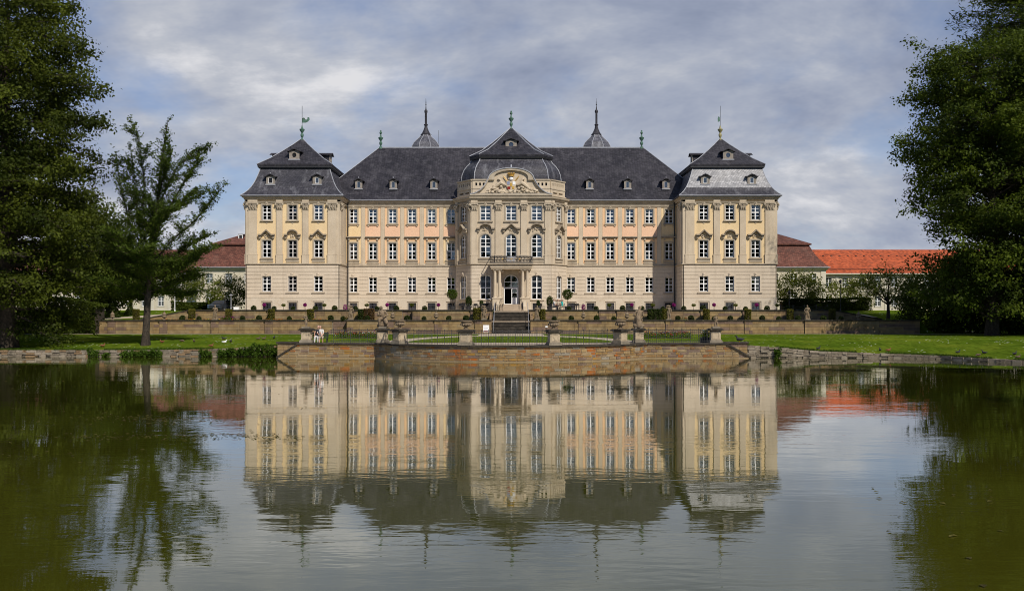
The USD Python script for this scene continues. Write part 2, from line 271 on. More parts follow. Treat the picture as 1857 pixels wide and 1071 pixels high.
M['leaf_round'] = leaf_mat('round_tree_leaf', (0.055, 0.085, 0.009), (0.14, 0.185, 0.02), 0.3)
M['leaf_light'] = leaf_mat('light_leaf', (0.15, 0.19, 0.02), (0.28, 0.31, 0.045), 0.4)
M['leaf_box'] = leaf_mat('box_leaf', (0.040, 0.068, 0.010), (0.08, 0.115, 0.018), 1.5, 0.15)
M['leaf_col'] = leaf_mat('column_yew_leaf', (0.17, 0.16, 0.02), (0.27, 0.24, 0.04), 1.5, 0.15)
M['leaf_rust'] = leaf_mat('rusty_leaf', (0.15, 0.085, 0.03), (0.23, 0.13, 0.05), 1.5, 0.15)
M['leaf_weed'] = leaf_mat('weed_leaf', (0.085, 0.16, 0.014), (0.15, 0.25, 0.03), 1.5)
for nm, c in (('magenta', (0.36, 0.025, 0.22)), ('red', (0.42, 0.03, 0.02)), ('orange', (0.6, 0.19, 0.02)), ('yellow_f', (0.7, 0.5, 0.05)), ('white_f', (0.75, 0.75, 0.7)), ('violet', (0.32, 0.2, 0.5)), ('maroon', (0.16, 0.03, 0.04))):
    M['f_' + nm] = leaf_mat('blossom_' + nm, tuple(0.8 * x for x in c), c, 2.0, 0.2, 0.25)
def plain(name, c, rough=0.7, **kw): return mat(name, tuple(0.88 * x for x in c), tuple(min(1, 1.1 * x) for x in c), 6.0, rough=rough, bump=0.1, bscale=40.0, **kw)
# ------------------------------------------------------------------ the setting: ground, pond, paths
LAWN = 1.2; MID = 2.62; TERR = 3.7
Y_LOW, Y_UP = 113.0, 119.0        # faces of the two terrace walls
BY0, BR = 87.45, 12.45            # centre and radius of the bastion that juts into the pond
bank_pts = [(-16.5, 82.0), (-18.6, 82.0), (-18.6, 84.3), (-30, 84.6), (-46, 85.0), (-62, 84.5), (-70, 60), (-66, 20), (-46, -10), (28, -10), (31, 15), (38, 40), (41.5, 58), (40.5, 68), (37.5, 73.0), (34.6, 76.0), (33.2, 79.6), (30.5, 81.3), (24.6, 82.2), (18.9, 82.0), (16.7, 82.0)]  # unseen right bank drawn in to carry the added shade trees
a0 = math.asin(10.65 / BR)
bast = [(BR * math.sin(a), BY0 - BR * math.cos(a)) for a in np.linspace(a0, -a0, 25)]
pond = Polygon(bank_pts + [(16.7, 81.0)] + bast + [(-16.5, 81.0)])
pond_in = pond.buffer(.33)
rec_l = ((602-927)*Y_LOW/1867-.05, (629-927)*Y_LOW/1867+.05); rec_u = ((729-927)*Y_UP/1867-.05, (750-927)*Y_UP/1867+.05)
def ss(x, a, b): t = np.clip((x - a) / (b - a), 0, 1); return t * t * (3 - 2 * t)
BANK_X = [-70, -46, -30, -24, -18.6, 18.8, 24.6, 30, 33, 37, 46, 70]
BANK_Z = [0.45, 0.50, 0.52, 0.62, 0.90, 1.00, 0.52, 0.34, 0.28, 0.19, 0.22, 0.3]
def bank_top(x): return np.interp(x, BANK_X, BANK_Z)
def land(x, y):
    x, y = np.asarray(x, float), np.asarray(y, float)
    d = shapely.distance(pond, shapely.points(x, y))
    front = bank_top(x) + (LAWN - bank_top(x)) * ss(d, 0.0, 14.0)
    front = np.where(np.abs(x) < 19.0, np.where(y > 74, LAWN, front), front)
    front = front + 0.06 * (meshkit.fbm(np.stack([x * .12, y * .12, x * 0], -1), 3) - .5) * (np.abs(x) > 20) * (d > 1.5)
    side = MID + (TERR - MID) * ss(y, 119.5, 141.0)
    yu = Y_UP + .35 + .62 * ((x > rec_u[0]) & (x < rec_u[1])); yl = Y_LOW + .3 + .65 * ((x > rec_l[0]) & (x < rec_l[1])); stair = np.abs(x) < 2.3
    yl = np.where(stair, 119.15, yl); yu = np.where(stair, 119.2, yu)
    inn = np.where(y > yu, TERR, MID)
    w = ss(np.abs(x), 39.0, 40.5)
    back = inn * (1 - w) + side * w
    back = back + 1.0 * ss(y, 150, 400) 
    back = back * (1 - ss(np.abs(x), 48, 60) * (1 - ss(y, 116, 150))) + LAWN * ss(np.abs(x), 48, 60) * (1 - ss(y, 116, 150))
    rt = ss(x, 44.9, 46.6) * (1 - ss(y, 118, 150)); back = back * (1 - rt) + LAWN * rt
    z = np.where(y > yl, back, front)
    z = z + 5.0 * ss(np.hypot(x, y - 90), 260, 900)
    return np.where(shapely.contains(pond_in, shapely.points(x, y)), -1.2, z)
gx = np.unique(np.round(np.concatenate([[-1500, -800, -400, -250, -160, -120, -95], np.arange(-80, -12, 0.8), np.arange(-12, 12.01, .3), np.arange(12.4, 80.1, 0.8), [rec_l[0] - .1, rec_l[0] + .01, rec_l[1] - .01, rec_l[1] + .1, rec_u[0] - .1, rec_u[0] + .01, rec_u[1] - .01, rec_u[1] + .1, -2.42, -2.2, 2.2, 2.42], [95, 120, 160, 250, 400, 800, 1500], [-18.6, 18.9]]), 3))
gy = np.unique(np.round(np.concatenate([[-1200, -600, -300, -150, -80, -50, -30], np.arange(-14, 70, 2.0), np.arange(70, 84, 0.3), np.arange(84, 113, 0.5), [113.0, 113.25, 113.4, 113.9, 114.0], np.arange(114, 119, 1.0), [119.1, 119.3, 119.42, 119.9, 120.05], np.arange(120, 160, 2.0), [165, 180, 200, 240, 300, 400, 600, 1000, 2500]]), 3))
GX, GY = np.meshgrid(gx, gy)
GZ = land(GX.ravel(), GY.ravel())
nx, ny = len(gx), len(gy)
ii, jj = np.meshgrid(np.arange(ny - 1), np.arange(nx - 1), indexing='ij')
q = np.stack([ii * nx + jj, ii * nx + jj + 1, (ii + 1) * nx + jj + 1, (ii + 1) * nx + jj], -1).reshape(-1, 4)
M['lawn'] = usdkit.material(stage, '/World/Looks/lawn_grass', {
    'g': ('geometry', {}), 'n1': ('noise_texture', dict(scale=0.22, detail=6.0, roughness=0.6)), 'r': ('rgb_ramp', dict(ramp=[(0.34, (0.046, 0.080, 0.006)), (0.5, (0.070, 0.108, 0.009)), (0.66, (0.110, 0.138, 0.013))])),
    'mp': ('mapping', dict(scale=(1.0, 0.25, 1.0))), 'n2': ('noise_texture', dict(scale=3.2, detail=6.0, roughness=0.75)), 'f': ('map_range', dict(from_min=0.3, from_max=0.7, to_min=0.5, to_max=1.45)), 'mul': ('mix', dict(mix_type='multiply', fac=1.0)),
    'vo': ('voronoi_texture', dict(scale=2.0)), 'lt': ('math', dict(math_type='less_than', value2=0.17)), 'n3': ('noise_texture', dict(scale=0.28, detail=5.0)), 'gt': ('math', dict(math_type='greater_than', value2=0.53)), 'an': ('math', dict(math_type='multiply')), 'half': ('math', dict(math_type='multiply', value2=0.75)),
    'mx': ('mix', dict(color2=(0.62, 0.62, 0.5))), 'b': ('bump', dict(strength=0.35, distance=0.05)), 'p': ('principled_bsdf', dict(roughness=1.0, specular_ior_level=0.0))},
    [('g.position', 'n1.vector'), ('n1.fac', 'r.fac'), ('g.position', 'mp.vector'), ('mp.vector', 'n2.vector'), ('n2.fac', 'f.value'), ('r.color', 'mul.color1'), ('f.result', 'mul.color2'), ('g.position', 'vo.vector'), ('vo.distance', 'lt.value1'), ('g.position', 'n3.vector'), ('n3.fac', 'gt.value1'),
     ('lt.value', 'an.value1'), ('gt.value', 'an.value2'), ('an.value', 'half.value1'), ('half.value', 'mx.fac'), ('mul.color', 'mx.color1'), ('mx.color', 'p.base_color'), ('n2.fac', 'b.height'), ('b.normal', 'p.normal')], surface='p.BSDF')
obj('ground', (np.column_stack([GX.ravel(), GY.ravel(), GZ]), q), M['lawn'], smooth=False, kind='structure', label='lawn sprinkled with daisies around the pond and palace')
def sheet(poly, dz=0.012, step=1.0):
    """a thin sheet that follows the ground inside POLY"""
    x0, y0, x1, y1 = poly.bounds; out = MB()
    xs, ys = np.arange(math.floor(x0), x1 + step, step), np.arange(math.floor(y0), y1 + step, step)
    for x in xs:
        for y in ys:
            c = poly.intersection(sbox(x, y, x + step, y + step))
            for g in getattr(c, 'geoms', [c]):
                if g.geom_type != 'Polygon' or g.area < 1e-4: continue
                m = trimesh.creation.triangulate_polygon(g, engine='earcut')
                out.add(np.column_stack([m[0], np.zeros(len(m[0]))]), m[1])
    v, f = out.get(); v[:, 2] = land(v[:, 0], v[:, 1]) + dz
    return v, f
ell = lambda a_, b_, y_: Polygon([(a_ * math.cos(t), y_ + b_ * math.sin(t)) for t in np.linspace(0, PI, 33)])
front_court = unary_union([Polygon(bast + [(-10.65, 82.1), (10.65, 82.1)]), sbox(-16.5, 81.05, 16.5, 82.6), ell(10.6, 24.0, 82.0), sbox(-3.4, 104, 3.4, 112.9)]).buffer(0)
obj('gravel_path', sheet(front_court), M['gravel'], kind='structure', label='gravel path along the railing and up to the garden stairs')
lawn_in = ell(8.5, 20.5, 82.2)
obj('lawn_panel', sheet(lawn_in, 0.026), M['lawn'], kind='structure', label='lawn panel inside the semicircular railing')
obj('gravel_path', sheet(Polygon([(-80, 109.6), (-3.3, 109.6), (-3.3, 110.9), (-80, 110.9)]).union(Polygon([(3.3, 111.2), (70, 111.2), (70, 111.9), (3.3, 111.9)])), 0.02), M['gravel'], kind='structure', label='pale path along the foot of the lower terrace wall')
obj('terrace_gravel', sheet(sbox(-38.9, 119.6, 38.9, 140.2), 0.012, 2.0), M['gravel'], kind='structure', label='gravel of the upper terrace before the palace')
obj('gravel_path', sheet(Polygon([(-39.3, 138), (-39.3, 133.5), (-47, 124.0), (-56, 120.5), (-56, 122.5), (-48, 127)]), 0.03), M['gravel'], kind='structure', label='sloping gravel path down to the left of the terrace')
obj('gravel_path', sheet(Polygon([(39.3, 138), (39.3, 133.5), (47, 124.0), (56, 120.5), (56, 122.5), (48, 127)]), 0.03), M['gravel'], kind='structure', label='sloping gravel path down to the right of the terrace')
M['water'] = usdkit.material(stage, '/World/Looks/pond_water', {
    'g': ('geometry', {}), 'm1': ('mapping', dict(scale=(0.55, 1.5, 1.0))), 'n1': ('noise_texture', dict(scale=1.0, detail=3.0, roughness=0.5, distortion=0.3)),
    'm2': ('mapping', dict(scale=(0.09, 0.22, 1.0), location=(3.0, 1.0, 0))), 'n2': ('noise_texture', dict(scale=1.0, detail=2.0)), 'amp': ('map_range', dict(range_type='smoothstep', from_min=0.38, from_max=0.66, to_min=0.22, to_max=1.0, clamp=True)),
    'm3': ('mapping', dict(scale=(2.2, 6.0, 1.0))), 'n3': ('noise_texture', dict(scale=1.0, detail=2.0)), 'k3': ('math', dict(math_type='multiply', value2=0.30)), 'ad': ('math', dict(math_type='add')), 'h': ('math', dict(math_type='multiply')),
    'b': ('bump', dict(strength=1.0, distance=0.0062)),
    'c': ('noise_texture', dict(scale=0.05, detail=4.0)), 'cr': ('rgb_ramp', dict(ramp=[(0.35, (0.034, 0.035, 0.003)), (0.65, (0.052, 0.052, 0.005))])),
    'p': ('diffuse_bsdf', {}), 'gl': ('glossy_bsdf', dict(color=(0.98, 0.98, 0.96), roughness=0.012)), 'fz': ('fresnel', dict(IOR=1.36)), 'fm': ('map_range', dict(from_min=0.0, from_max=0.62, to_min=0.0, to_max=0.90, clamp=True)), 'mc': ('mix_closure', {})},
    [('g.position', 'm1.vector'), ('m1.vector', 'n1.vector'), ('g.position', 'm2.vector'), ('m2.vector', 'n2.vector'), ('g.position', 'm3.vector'), ('m3.vector', 'n3.vector'), ('n3.fac', 'k3.value1'), ('n1.fac', 'ad.value1'), ('k3.value', 'ad.value2'),
     ('n2.fac', 'amp.value'), ('amp.result', 'h.value1'), ('ad.value', 'h.value2'), ('h.value', 'b.height'), ('b.normal', 'gl.normal'), ('b.normal', 'fz.normal'), ('fz.fac', 'fm.value'), ('fm.result', 'mc.fac'), ('p.BSDF', 'mc.closure1'), ('gl.BSDF', 'mc.closure2'), ('g.position', 'c.vector'), ('c.fac', 'cr.fac'), ('cr.color', 'p.color')], surface='mc.closure')
obj('pond', (np.array([[-75, -14, 0], [62, -14, 0], [62, 88, 0], [-75, 88, 0]], float), np.array([[0, 1, 2, 3]])), M['water'], kind='structure', label='still greenish pond mirroring the palace')

# ------------------------------------------------------------------ walls built of stones
STONE_TERR = ['s_tan'] * 7 + ['s_buff'] * 4 + ['s_brown'] * 3 + ['s_purple'] * 2
STONE_POND = ['s_buff'] * 4 + ['s_tan'] * 4 + ['s_brown'] * 2 + ['s_purple'] * 2 + ['s_ochre'] * 3 + ['s_rust'] * 2
STONE_BAST = ['s_rust'] * 7 + ['s_ochre'] * 4 + ['s_buff'] * 2 + ['s_tan'] * 3 + ['s_grey'] + ['s_purple'] * 2 + ['s_brown'] * 2
def chunk(poly, fr, d0, d1):
    return fr.map(extr(poly, d0, d1))
def courses(z0, z1, n, rng, jit=.12):
    e = np.linspace(z0, z1, n + 1); e[1:-1] += rng.uniform(-jit, jit, n - 1) * (z1 - z0) / n
    return e
def block_face(parent, fr, region, z0, z1, n, lo, hi, stones, rng, gap=.012, proud=(.03, .055), base=0.0):
    u0, _, u1, _ = region.bounds; e = courses(z0, z1, n, rng)
    for k in range(n):
        u = u0 - rng.uniform(0, lo)
        while u < u1:
            w = rng.uniform(lo, hi)
            c = sbox(u + gap, e[k] + gap, u + w - gap, e[k + 1] - gap).intersection(region)
            if c.area > .01: obj('stone_block', chunk(c, fr, base - .05, base + rng.uniform(*proud)), M[stones[rng.integers(len(stones))]], parent)
            u += w
def straight_wall(name, label, x0, x1, y, z0, z1, n, lo, hi, stones, seed, depth=.7, piers=(), pier_w=.85, cope=.13, z1b=None, group=None):
    """a wall with its face at Y towards the pond; piers stand proud of it"""
    rng = np.random.default_rng(seed); t = thing(name, label, 'wall', group=group); fr = Fr((0, y), (1, 0)); b = z1 if z1b is None else z1b
    reg = Polygon([(x0, z0), (x1, z0), (x1, b), (x0, z1)])
    obj('wall_core', chunk(reg, fr, -depth, 0), M['mortar'], t)
    faces = reg
    for p in piers: faces = faces.difference(sbox(p - pier_w / 2, z0 - 1, p + pier_w / 2, z1 + 1))
    block_face(t, fr, faces, z0, max(z1, b), n, lo, hi, stones, rng)
    for p in piers:
        obj('pier', chunk(sbox(p - pier_w / 2 + .02, z0, p + pier_w / 2 - .02, z1), fr, 0, .13), M['mortar'], t)
        block_face(t, fr, sbox(p - pier_w / 2, z0, p + pier_w / 2, z1), z0, z1, n, pier_w + .1, pier_w + .2, ['s_purple', 's_brown', 's_tan', 's_purple'], rng, base=.13)
    cp = MB(); cuts = [x0 - .08]
    for p in piers: cuts += [p - pier_w / 2 - .06, p + pier_w / 2 + .06]
    cuts.append(x1 + .08)
    for k in range(len(cuts) - 1):
        zz = [z1 + (b - z1) * (np.clip(c, x0, x1) - x0) / (x1 - x0) for c in cuts[k:k + 2]]; o = .27 if k % 2 else .14
        cp.add(fr.map(extr(Polygon([(cuts[k], zz[0]), (cuts[k + 1], zz[1]), (cuts[k + 1], zz[1] + cope), (cuts[k], zz[0] + cope)]), -depth - .06, o)))
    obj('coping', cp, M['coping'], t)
    return t
def px(x, D): return (x - CX) * D / FPX
def pz(y, D): return EYE - (y - HY) * D / FPX
# lower terrace wall, in its two lengths either side of the stairs
lp = [px(p, Y_LOW) for p in (203, 297, 390, 488, 707, 795, 868)]
straight_wall('lower_terrace_wall', 'long sandstone retaining wall with piers, left of the garden stairs', px(170, Y_LOW), px(602, Y_LOW), Y_LOW, LAWN - .3, MID - .02, 5, 1.2, 2.5, STONE_TERR, 11, piers=lp[:4])
straight_wall('lower_terrace_wall', 'sandstone retaining wall beside the garden stairs, behind the railing on the left', px(629, Y_LOW), px(890, Y_LOW), Y_LOW, LAWN - .3, MID - .02, 5, 1.2, 2.5, STONE_TERR, 12, piers=lp[4:])
straight_wall('recessed_wall', 'shaded set-back piece of the lower terrace wall behind the flower bed', px(600, Y_LOW), px(631, Y_LOW), Y_LOW + .75, LAWN - .3, MID - .02, 5, 1.0, 1.8, ['s_brown', 's_purple'], 13, depth=.5)  # dark stones only: the shade of the niche is in their colour
rp = [px(p, Y_LOW) for p in (1056, 1132, 1214, 1357, 1466)]
straight_wall('lower_terrace_wall', 'sandstone retaining wall right of the garden stairs reaching the dark trees', px(962, Y_LOW), px(1668, Y_LOW), Y_LOW, LAWN - .3, MID - .02, 5, 1.2, 2.5, STONE_TERR, 14, piers=rp)
up_l = [px(p, Y_UP) for p in (352, 492, 567, 648, 755, 860)]
straight_wall('upper_terrace_wall', 'upper sandstone terrace wall left of the stairs under the palace front', px(342, Y_UP), px(729, Y_UP), Y_UP, MID - .1, TERR + .02, 4, 1.3, 2.8, STONE_TERR, 21, piers=up_l[:4])
straight_wall('recessed_wall', 'shaded set-back piece of the upper terrace wall', px(727, Y_UP), px(752, Y_UP), Y_UP + .8, MID - .1, TERR + .02, 4, .8, 1.5, ['s_purple', 's_brown'], 22, depth=.5)  # stones picked dark to paint in the shade of this niche
straight_wall('upper_terrace_wall', 'upper sandstone terrace wall between the dark recess and the stairs', px(750, Y_UP), px(893, Y_UP), Y_UP, MID - .1, TERR + .02, 4, 1.3, 2.8, STONE_TERR, 23, piers=up_l[4:])
up_r = [px(p, Y_UP) for p in (985, 1093, 1125, 1277, 1353, 1502)]
straight_wall('upper_terrace_wall', 'upper sandstone terrace wall right of the stairs under the palace front', px(959, Y_UP), px(1513, Y_UP), Y_UP, MID - .1, TERR + .02, 4, 1.3, 2.8, STONE_TERR, 24, piers=up_r)
def ramp_wall(x0, x1, ya, yb, za, zb, label, seed):
    rng = np.random.default_rng(seed); t = thing('ramp_wall', label, 'wall'); fr = Fr((x0, ya), (x1 - x0, yb - ya)); L = math.hypot(x1 - x0, yb - ya)
    reg = Polygon([(0, MID - .25), (L, MID - .25), (L, zb), (0, za)])
    obj('wall_core', chunk(reg, fr, -.5, 0), M['mortar'], t)
    block_face(t, fr, reg, MID - .25, max(za, zb), 4, .9, 1.8, STONE_TERR, rng)
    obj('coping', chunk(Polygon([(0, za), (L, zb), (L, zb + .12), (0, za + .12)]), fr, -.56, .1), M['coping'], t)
ramp_wall(px(255, 119.0), px(342, 119.2), 119.0, 119.2, MID + .05, TERR, 'sloping wall end of the upper terrace on the left', 31)
ramp_wall(px(1513, 119.2), px(1600, 119.0), 119.2, 119.0, TERR, MID + .05, 'sloping wall end of the upper terrace on the right', 32)

# the pond's retaining wall: two straight wings with sloped ends, and the bastion between them
POND_TOP = LAWN - .10
def pond_wing(s, label, seed):
    rng = np.random.default_rng(seed); t = thing('pond_wall', label, 'wall'); fr = Fr((0, 81.0), (1, 0))
    a, b, c, d = (-18.45, -16.75, -10.6, -10.6) if s < 0 else (10.6, 10.6, 16.9, 18.85)
    reg = Polygon([(a, -1.0), (d, -1.0), (d, 0.02), (c, POND_TOP), (b, POND_TOP), (a, 0.02)])
    obj('wall_core', chunk(reg, fr, -.6, 0), M['mortar'], t)
    block_face(t, fr, reg.intersection(sbox(-40, .09, 40, 3)), .09, POND_TOP, 5, .34, .85, STONE_POND, rng, .022, (.02, .06))
    obj('plinth_course', chunk(sbox(a + .15 * (s < 0), -.6, d - .15 * (s > 0), .07), fr, -.3, .09), M['s_buff'], t)
    end = [(a, 0.02), (b, POND_TOP)] if s < 0 else [(c, POND_TOP), (d, 0.02)]
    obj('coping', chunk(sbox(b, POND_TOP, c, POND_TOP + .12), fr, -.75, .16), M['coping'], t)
    sl = Polygon([end[0], end[1], (end[1][0], end[1][1] + .14), (end[0][0], end[0][1] + .14)])
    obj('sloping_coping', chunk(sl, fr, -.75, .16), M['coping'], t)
    back = (-18.6, -16.2) if s < 0 else (16.5, 18.8); fb = Fr((0, 82.0), (1, 0))
    obj('return_wall', chunk(sbox(back[0], -1, back[1], POND_TOP + .04), fb, -.6, 0), M['s_buff'], t)
    block_face(t, fb, sbox(back[0], .1, back[1], POND_TOP + .04), .1, POND_TOP + .04, 4, .6, 1.1, ['s_buff', 's_tan', 's_purple'], rng)
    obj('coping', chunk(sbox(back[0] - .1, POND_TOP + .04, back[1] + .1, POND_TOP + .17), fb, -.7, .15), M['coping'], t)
pond_wing(-1, 'straight stone wall with a sloped end, left of the round bastion', 41)
pond_wing(1, 'straight stone wall with a sloped end, right of the round bastion', 42)
bastion = thing('bastion', 'round stone bastion with rusty lichen jutting into the pond', 'wall')
def arc(s, r): a = s / BR; return (r * math.sin(a), BY0 - r * math.cos(a))
S1 = BR * a0
def arc_slab(s0, s1, r0, r1, z0, z1, n=1):
    rings = []
    for s in np.linspace(s0, s1, n + 1):
        (xa, ya), (xb, yb) = arc(s, r0), arc(s, r1)
        rings.append([[xa, ya, z0], [xb, yb, z0], [xb, yb, z1], [xa, ya, z1]])
    return loft(rings)
obj('wall_core', arc_slab(-S1, S1, BR - .7, BR, -1.0, POND_TOP, 36), M['mortar'], bastion)
rng = np.random.default_rng(43); e = courses(.09, POND_TOP, 5, rng)
for k in range(5):
    s = -S1
    while s < S1 - .05:
        w = min(rng.uniform(.34, .86), S1 - s)
        if S1 - s - w < .3: w = S1 - s
        rr = BR + rng.uniform(.02, .06)
        v, f = arc_slab(s + .022, s + w - .022, BR - .05, rr, e[k] + .022, e[k + 1] - .022)
        dark = s < -7.0  # end turned from the sun: its shade goes into the choice of stones
        obj('stone_block', (v, f), M[STONE_BAST[rng.integers(len(STONE_BAST))] if not dark else ['s_brown', 's_tan', 's_grey'][rng.integers(3)]], bastion); s += w
obj('plinth_course', arc_slab(-S1, S1, BR - .3, BR + .10, -.6, .07, 36), M['s_buff'], bastion)
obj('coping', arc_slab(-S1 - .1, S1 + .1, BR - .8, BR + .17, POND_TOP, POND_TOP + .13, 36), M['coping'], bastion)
COPE = POND_TOP + .13
# rough banks on either side
def bank(label, pts, seed, pale, n_max=297):
    t = thing('bank_wall', label, 'wall'); rng = np.random.default_rng(seed); line = LineString(pts); s = 0.0; cnt = 0
    ring = line.length; core = MB(); stones = []
    while s < ring - .2:
        w = rng.uniform(.28, .80); p0, p1 = line.interpolate(s), line.interpolate(min(s + w, ring)); x = (p0.x + p1.x) / 2; top = float(bank_top(x))
        fr = Fr((p0.x, p0.y), (p1.x - p0.x, p1.y - p0.y)); L = math.hypot(p1.x - p0.x, p1.y - p0.y)
        core.add(fr.map(extr(sbox(-.05, -1, L + .05, top - .03), -.9, .0)))
        k = max(1, int(round(top / .155))); e = courses(-.06, top + .02, k, rng, .25)
        for c in range(k):
            if rng.random() < .94:
                u0, u1 = rng.uniform(-.14, .06), L + rng.uniform(-.06, .14); h0, h1 = e[c] + .012, e[c + 1] - .012; ww = u1 - u0; j = lambda s_: rng.uniform(-s_, s_)
                poly = Polygon([(u0 + abs(j(.05)), h0), (u1 - abs(j(.05)), h0 + j(.012)), (u1 + j(.03), (h0 + h1) / 2), (u1 - abs(j(.06)), h1 + j(.015)), (u0 + ww * .5 + j(.1), h1 + j(.02)), (u0 + abs(j(.06)), h1 + j(.015)), (u0 + j(.03), (h0 + h1) / 2)])
                if poly.is_valid: stones.append((abs(x), chunk(poly, fr, -.5 if c == k - 1 else -.1, rng.uniform(.02, .16)), pale[rng.integers(len(pale))]))
        s += w
    stones.sort(key=lambda q_: q_[0]); rest = MB()
    for i, (_, c, m_) in enumerate(stones):
        if i < n_max: obj('stone', c, M[m_], t)
        else: rest.add(c)
    tag(obj('stone_rubble', rest, M['bank_stone'], t), kind='stuff')
    obj('bank_core', core, M['bank_stone'], t)
bank('low rough stone bank along the left lawn', [(-62, 84.35), (-46, 84.85), (-30, 84.45), (-18.5, 84.15)], 51, ['bank_stone', 'bank_pale', 's_grey', 'bank_stone', 's_brown'])
bank('low rough stone bank along the right lawn', [(18.9, 82.05), (24.6, 82.05), (30.5, 81.15), (33.2, 79.45), (34.6, 75.85), (37.5, 72.85), (40.3, 68.0)], 52, ['bank_stone', 'bank_pale', 's_grey', 'bank_stone'])

# ------------------------------------------------------------------ garden stairs
st = thing('garden_stairs', 'wide dark stone stairs with thin handrails up to the terrace', 'stairs')
n = 16; y0, y1 = 112.4, 119.3
for k in range(n):
    za = LAWN + (TERR + .01 - LAWN) * k / n; zb = LAWN + (TERR + .01 - LAWN) * (k + 1) / n; ya = y0 + (y1 - y0) * k / n; w = 2.12 if k < 9 else 2.0
    obj('step', MB().box(-w, w, ya, y1 + .1 + (y1 - y0) / n, zb - .02 - (zb - za) * .85, zb - .045).box(-w - .02, w + .02, ya - .05, ya + (y1 - y0) / n + .05, zb - .045, zb), M['old_step'] if k not in (8, n - 1) else M['new_step'], st)
for s in (-1, 1):
    cheek = Polygon([(y0 + .3, LAWN - .2), (y1 + .2, LAWN - .2), (y1 + .2, TERR), (y0 + 4.2, TERR - .9), (y0 + 3.0, MID - .05), (y0 + .3, LAWN + .15)])
    v, f = extr(cheek, 0, .3); v = np.column_stack([s * (2.16 + v[:, 1]), v[:, 0], v[:, 2]]); obj('cheek_wall', (v, f), M['s_brown'], st)
    hr = MB().tube([(s * 1.93, 112.5, LAWN + .95), (s * 1.93, 115.9, MID - .25 + .95), (s * 1.93, 119.2, TERR + .95), (s * 1.93, 120.2, TERR + .95)], .022)
    for yy, zz in ((112.6, LAWN), (116.0, MID - .2), (119.2, TERR), (120.2, TERR)): hr.tube([(s * 1.93, yy, zz), (s * 1.93, yy, zz + .95)], .022)
    obj('handrail', hr, M['lead'], st)
# ------------------------------------------------------------------ the palace
PAL = thing('palace', 'long baroque palace with dark slate roofs and domed centre behind the pond', 'palace')
XP, HP, YP, YW, YC = 28.55, 6.1, 134.5, 140.0, 135.3
BASE, STR, EAVE = 3.66, 9.72, 18.72
foot = [(-XP - HP, YP), (-XP + HP, YP), (-XP + HP, YW), (-7.4, YW), (-7.4, 138.45), (-5.25, YC), (5.25, YC), (7.4, 138.45), (7.4, YW), (XP - HP, YW), (XP - HP, YP), (XP + HP, YP), (XP + HP, 156.0), (-XP - HP, 156.0)]
rngw = np.random.default_rng(7)
def lumps(fr, u, d, z, w, h, n, seed, r=.1):
    """carved relief: a heap of rounded lumps"""
    rr = np.random.default_rng(seed); m = MB()
    for k in range(n):
        uu = u + rr.uniform(-.5, .5) * w; zz = z + rr.uniform(-.5, .5) * h; q = rr.uniform(.6, 1.3) * r
        m.ball((uu, d + rr.uniform(0, .06), zz), (q * rr.uniform(.7, 1.4), q * .8, q), 1)
    return fr.map(m)
def capital(fr, u, d, z0, w, h=.95):
    m = MB()
    for k, (a, b, z_) in enumerate(((.50, .10, 0), (.52, .13, .08), (.47, .08, .09), (.50, .12, .45), (.62, .24, .84))):
        pass
    rings = []
    for ww, dd, zz in ((w * .54, .07, 0), (w * .54, .07, .07), (w * .48, .04, .08), (w * .48, .05, .4), (w * .58, .14, .8 * h), (w * .66, .22, .84 * h), (w * .66, .22, h)):
        rings.append([[u - ww, d - .05, z0 + zz], [u + ww, d - .05, z0 + zz], [u + ww, d + dd, z0 + zz], [u - ww, d + dd, z0 + zz]])
    v, f = loft(rings); m.add(v, f[:, ::-1])
    for row, nn in ((.24, 3), (.46, 4)):
        for i in range(nn):
            uu = u + w * .45 * ((i + .5) / nn * 2 - 1)
            m.ball((uu, d + .10 + row * .1, z0 + row * h), (.11, .07, .15), 1).ball((uu, d + .16 + row * .1, z0 + row * h + .11), (.08, .06, .05), 1)
    for s in (-1, 1): m.ball((u + s * w * .6, d + .18, z0 + .72 * h), (.13, .1, .13), 1)
    m.ball((u, d + .24, z0 + .88 * h), (.09, .06, .08), 1)
    obj('capital', fr.map(m), M['trim'], PAL)
def pilaster(fr, u, w, d=.0, split=True):
    m = MB(); th = .16
    for a, b, e in ((STR + .14, STR + 1.25, .10), (STR + 1.25, STR + 1.38, .14), (STR + 1.38, 16.85, 0)):
        m.box(u - w / 2 - e * .6, u + w / 2 + e * .6, d - .02, d + th + e * .5, a, b)
    obj('pilaster', fr.map(m), M['stone'], PAL)
    capital(fr, u, d + th, 16.85, w)
    obj('frieze_block', fr.map(MB().box(u - w * .55, u + w * .55, d + .01, d + .2, 17.83, 18.2)), M['stone'], PAL)
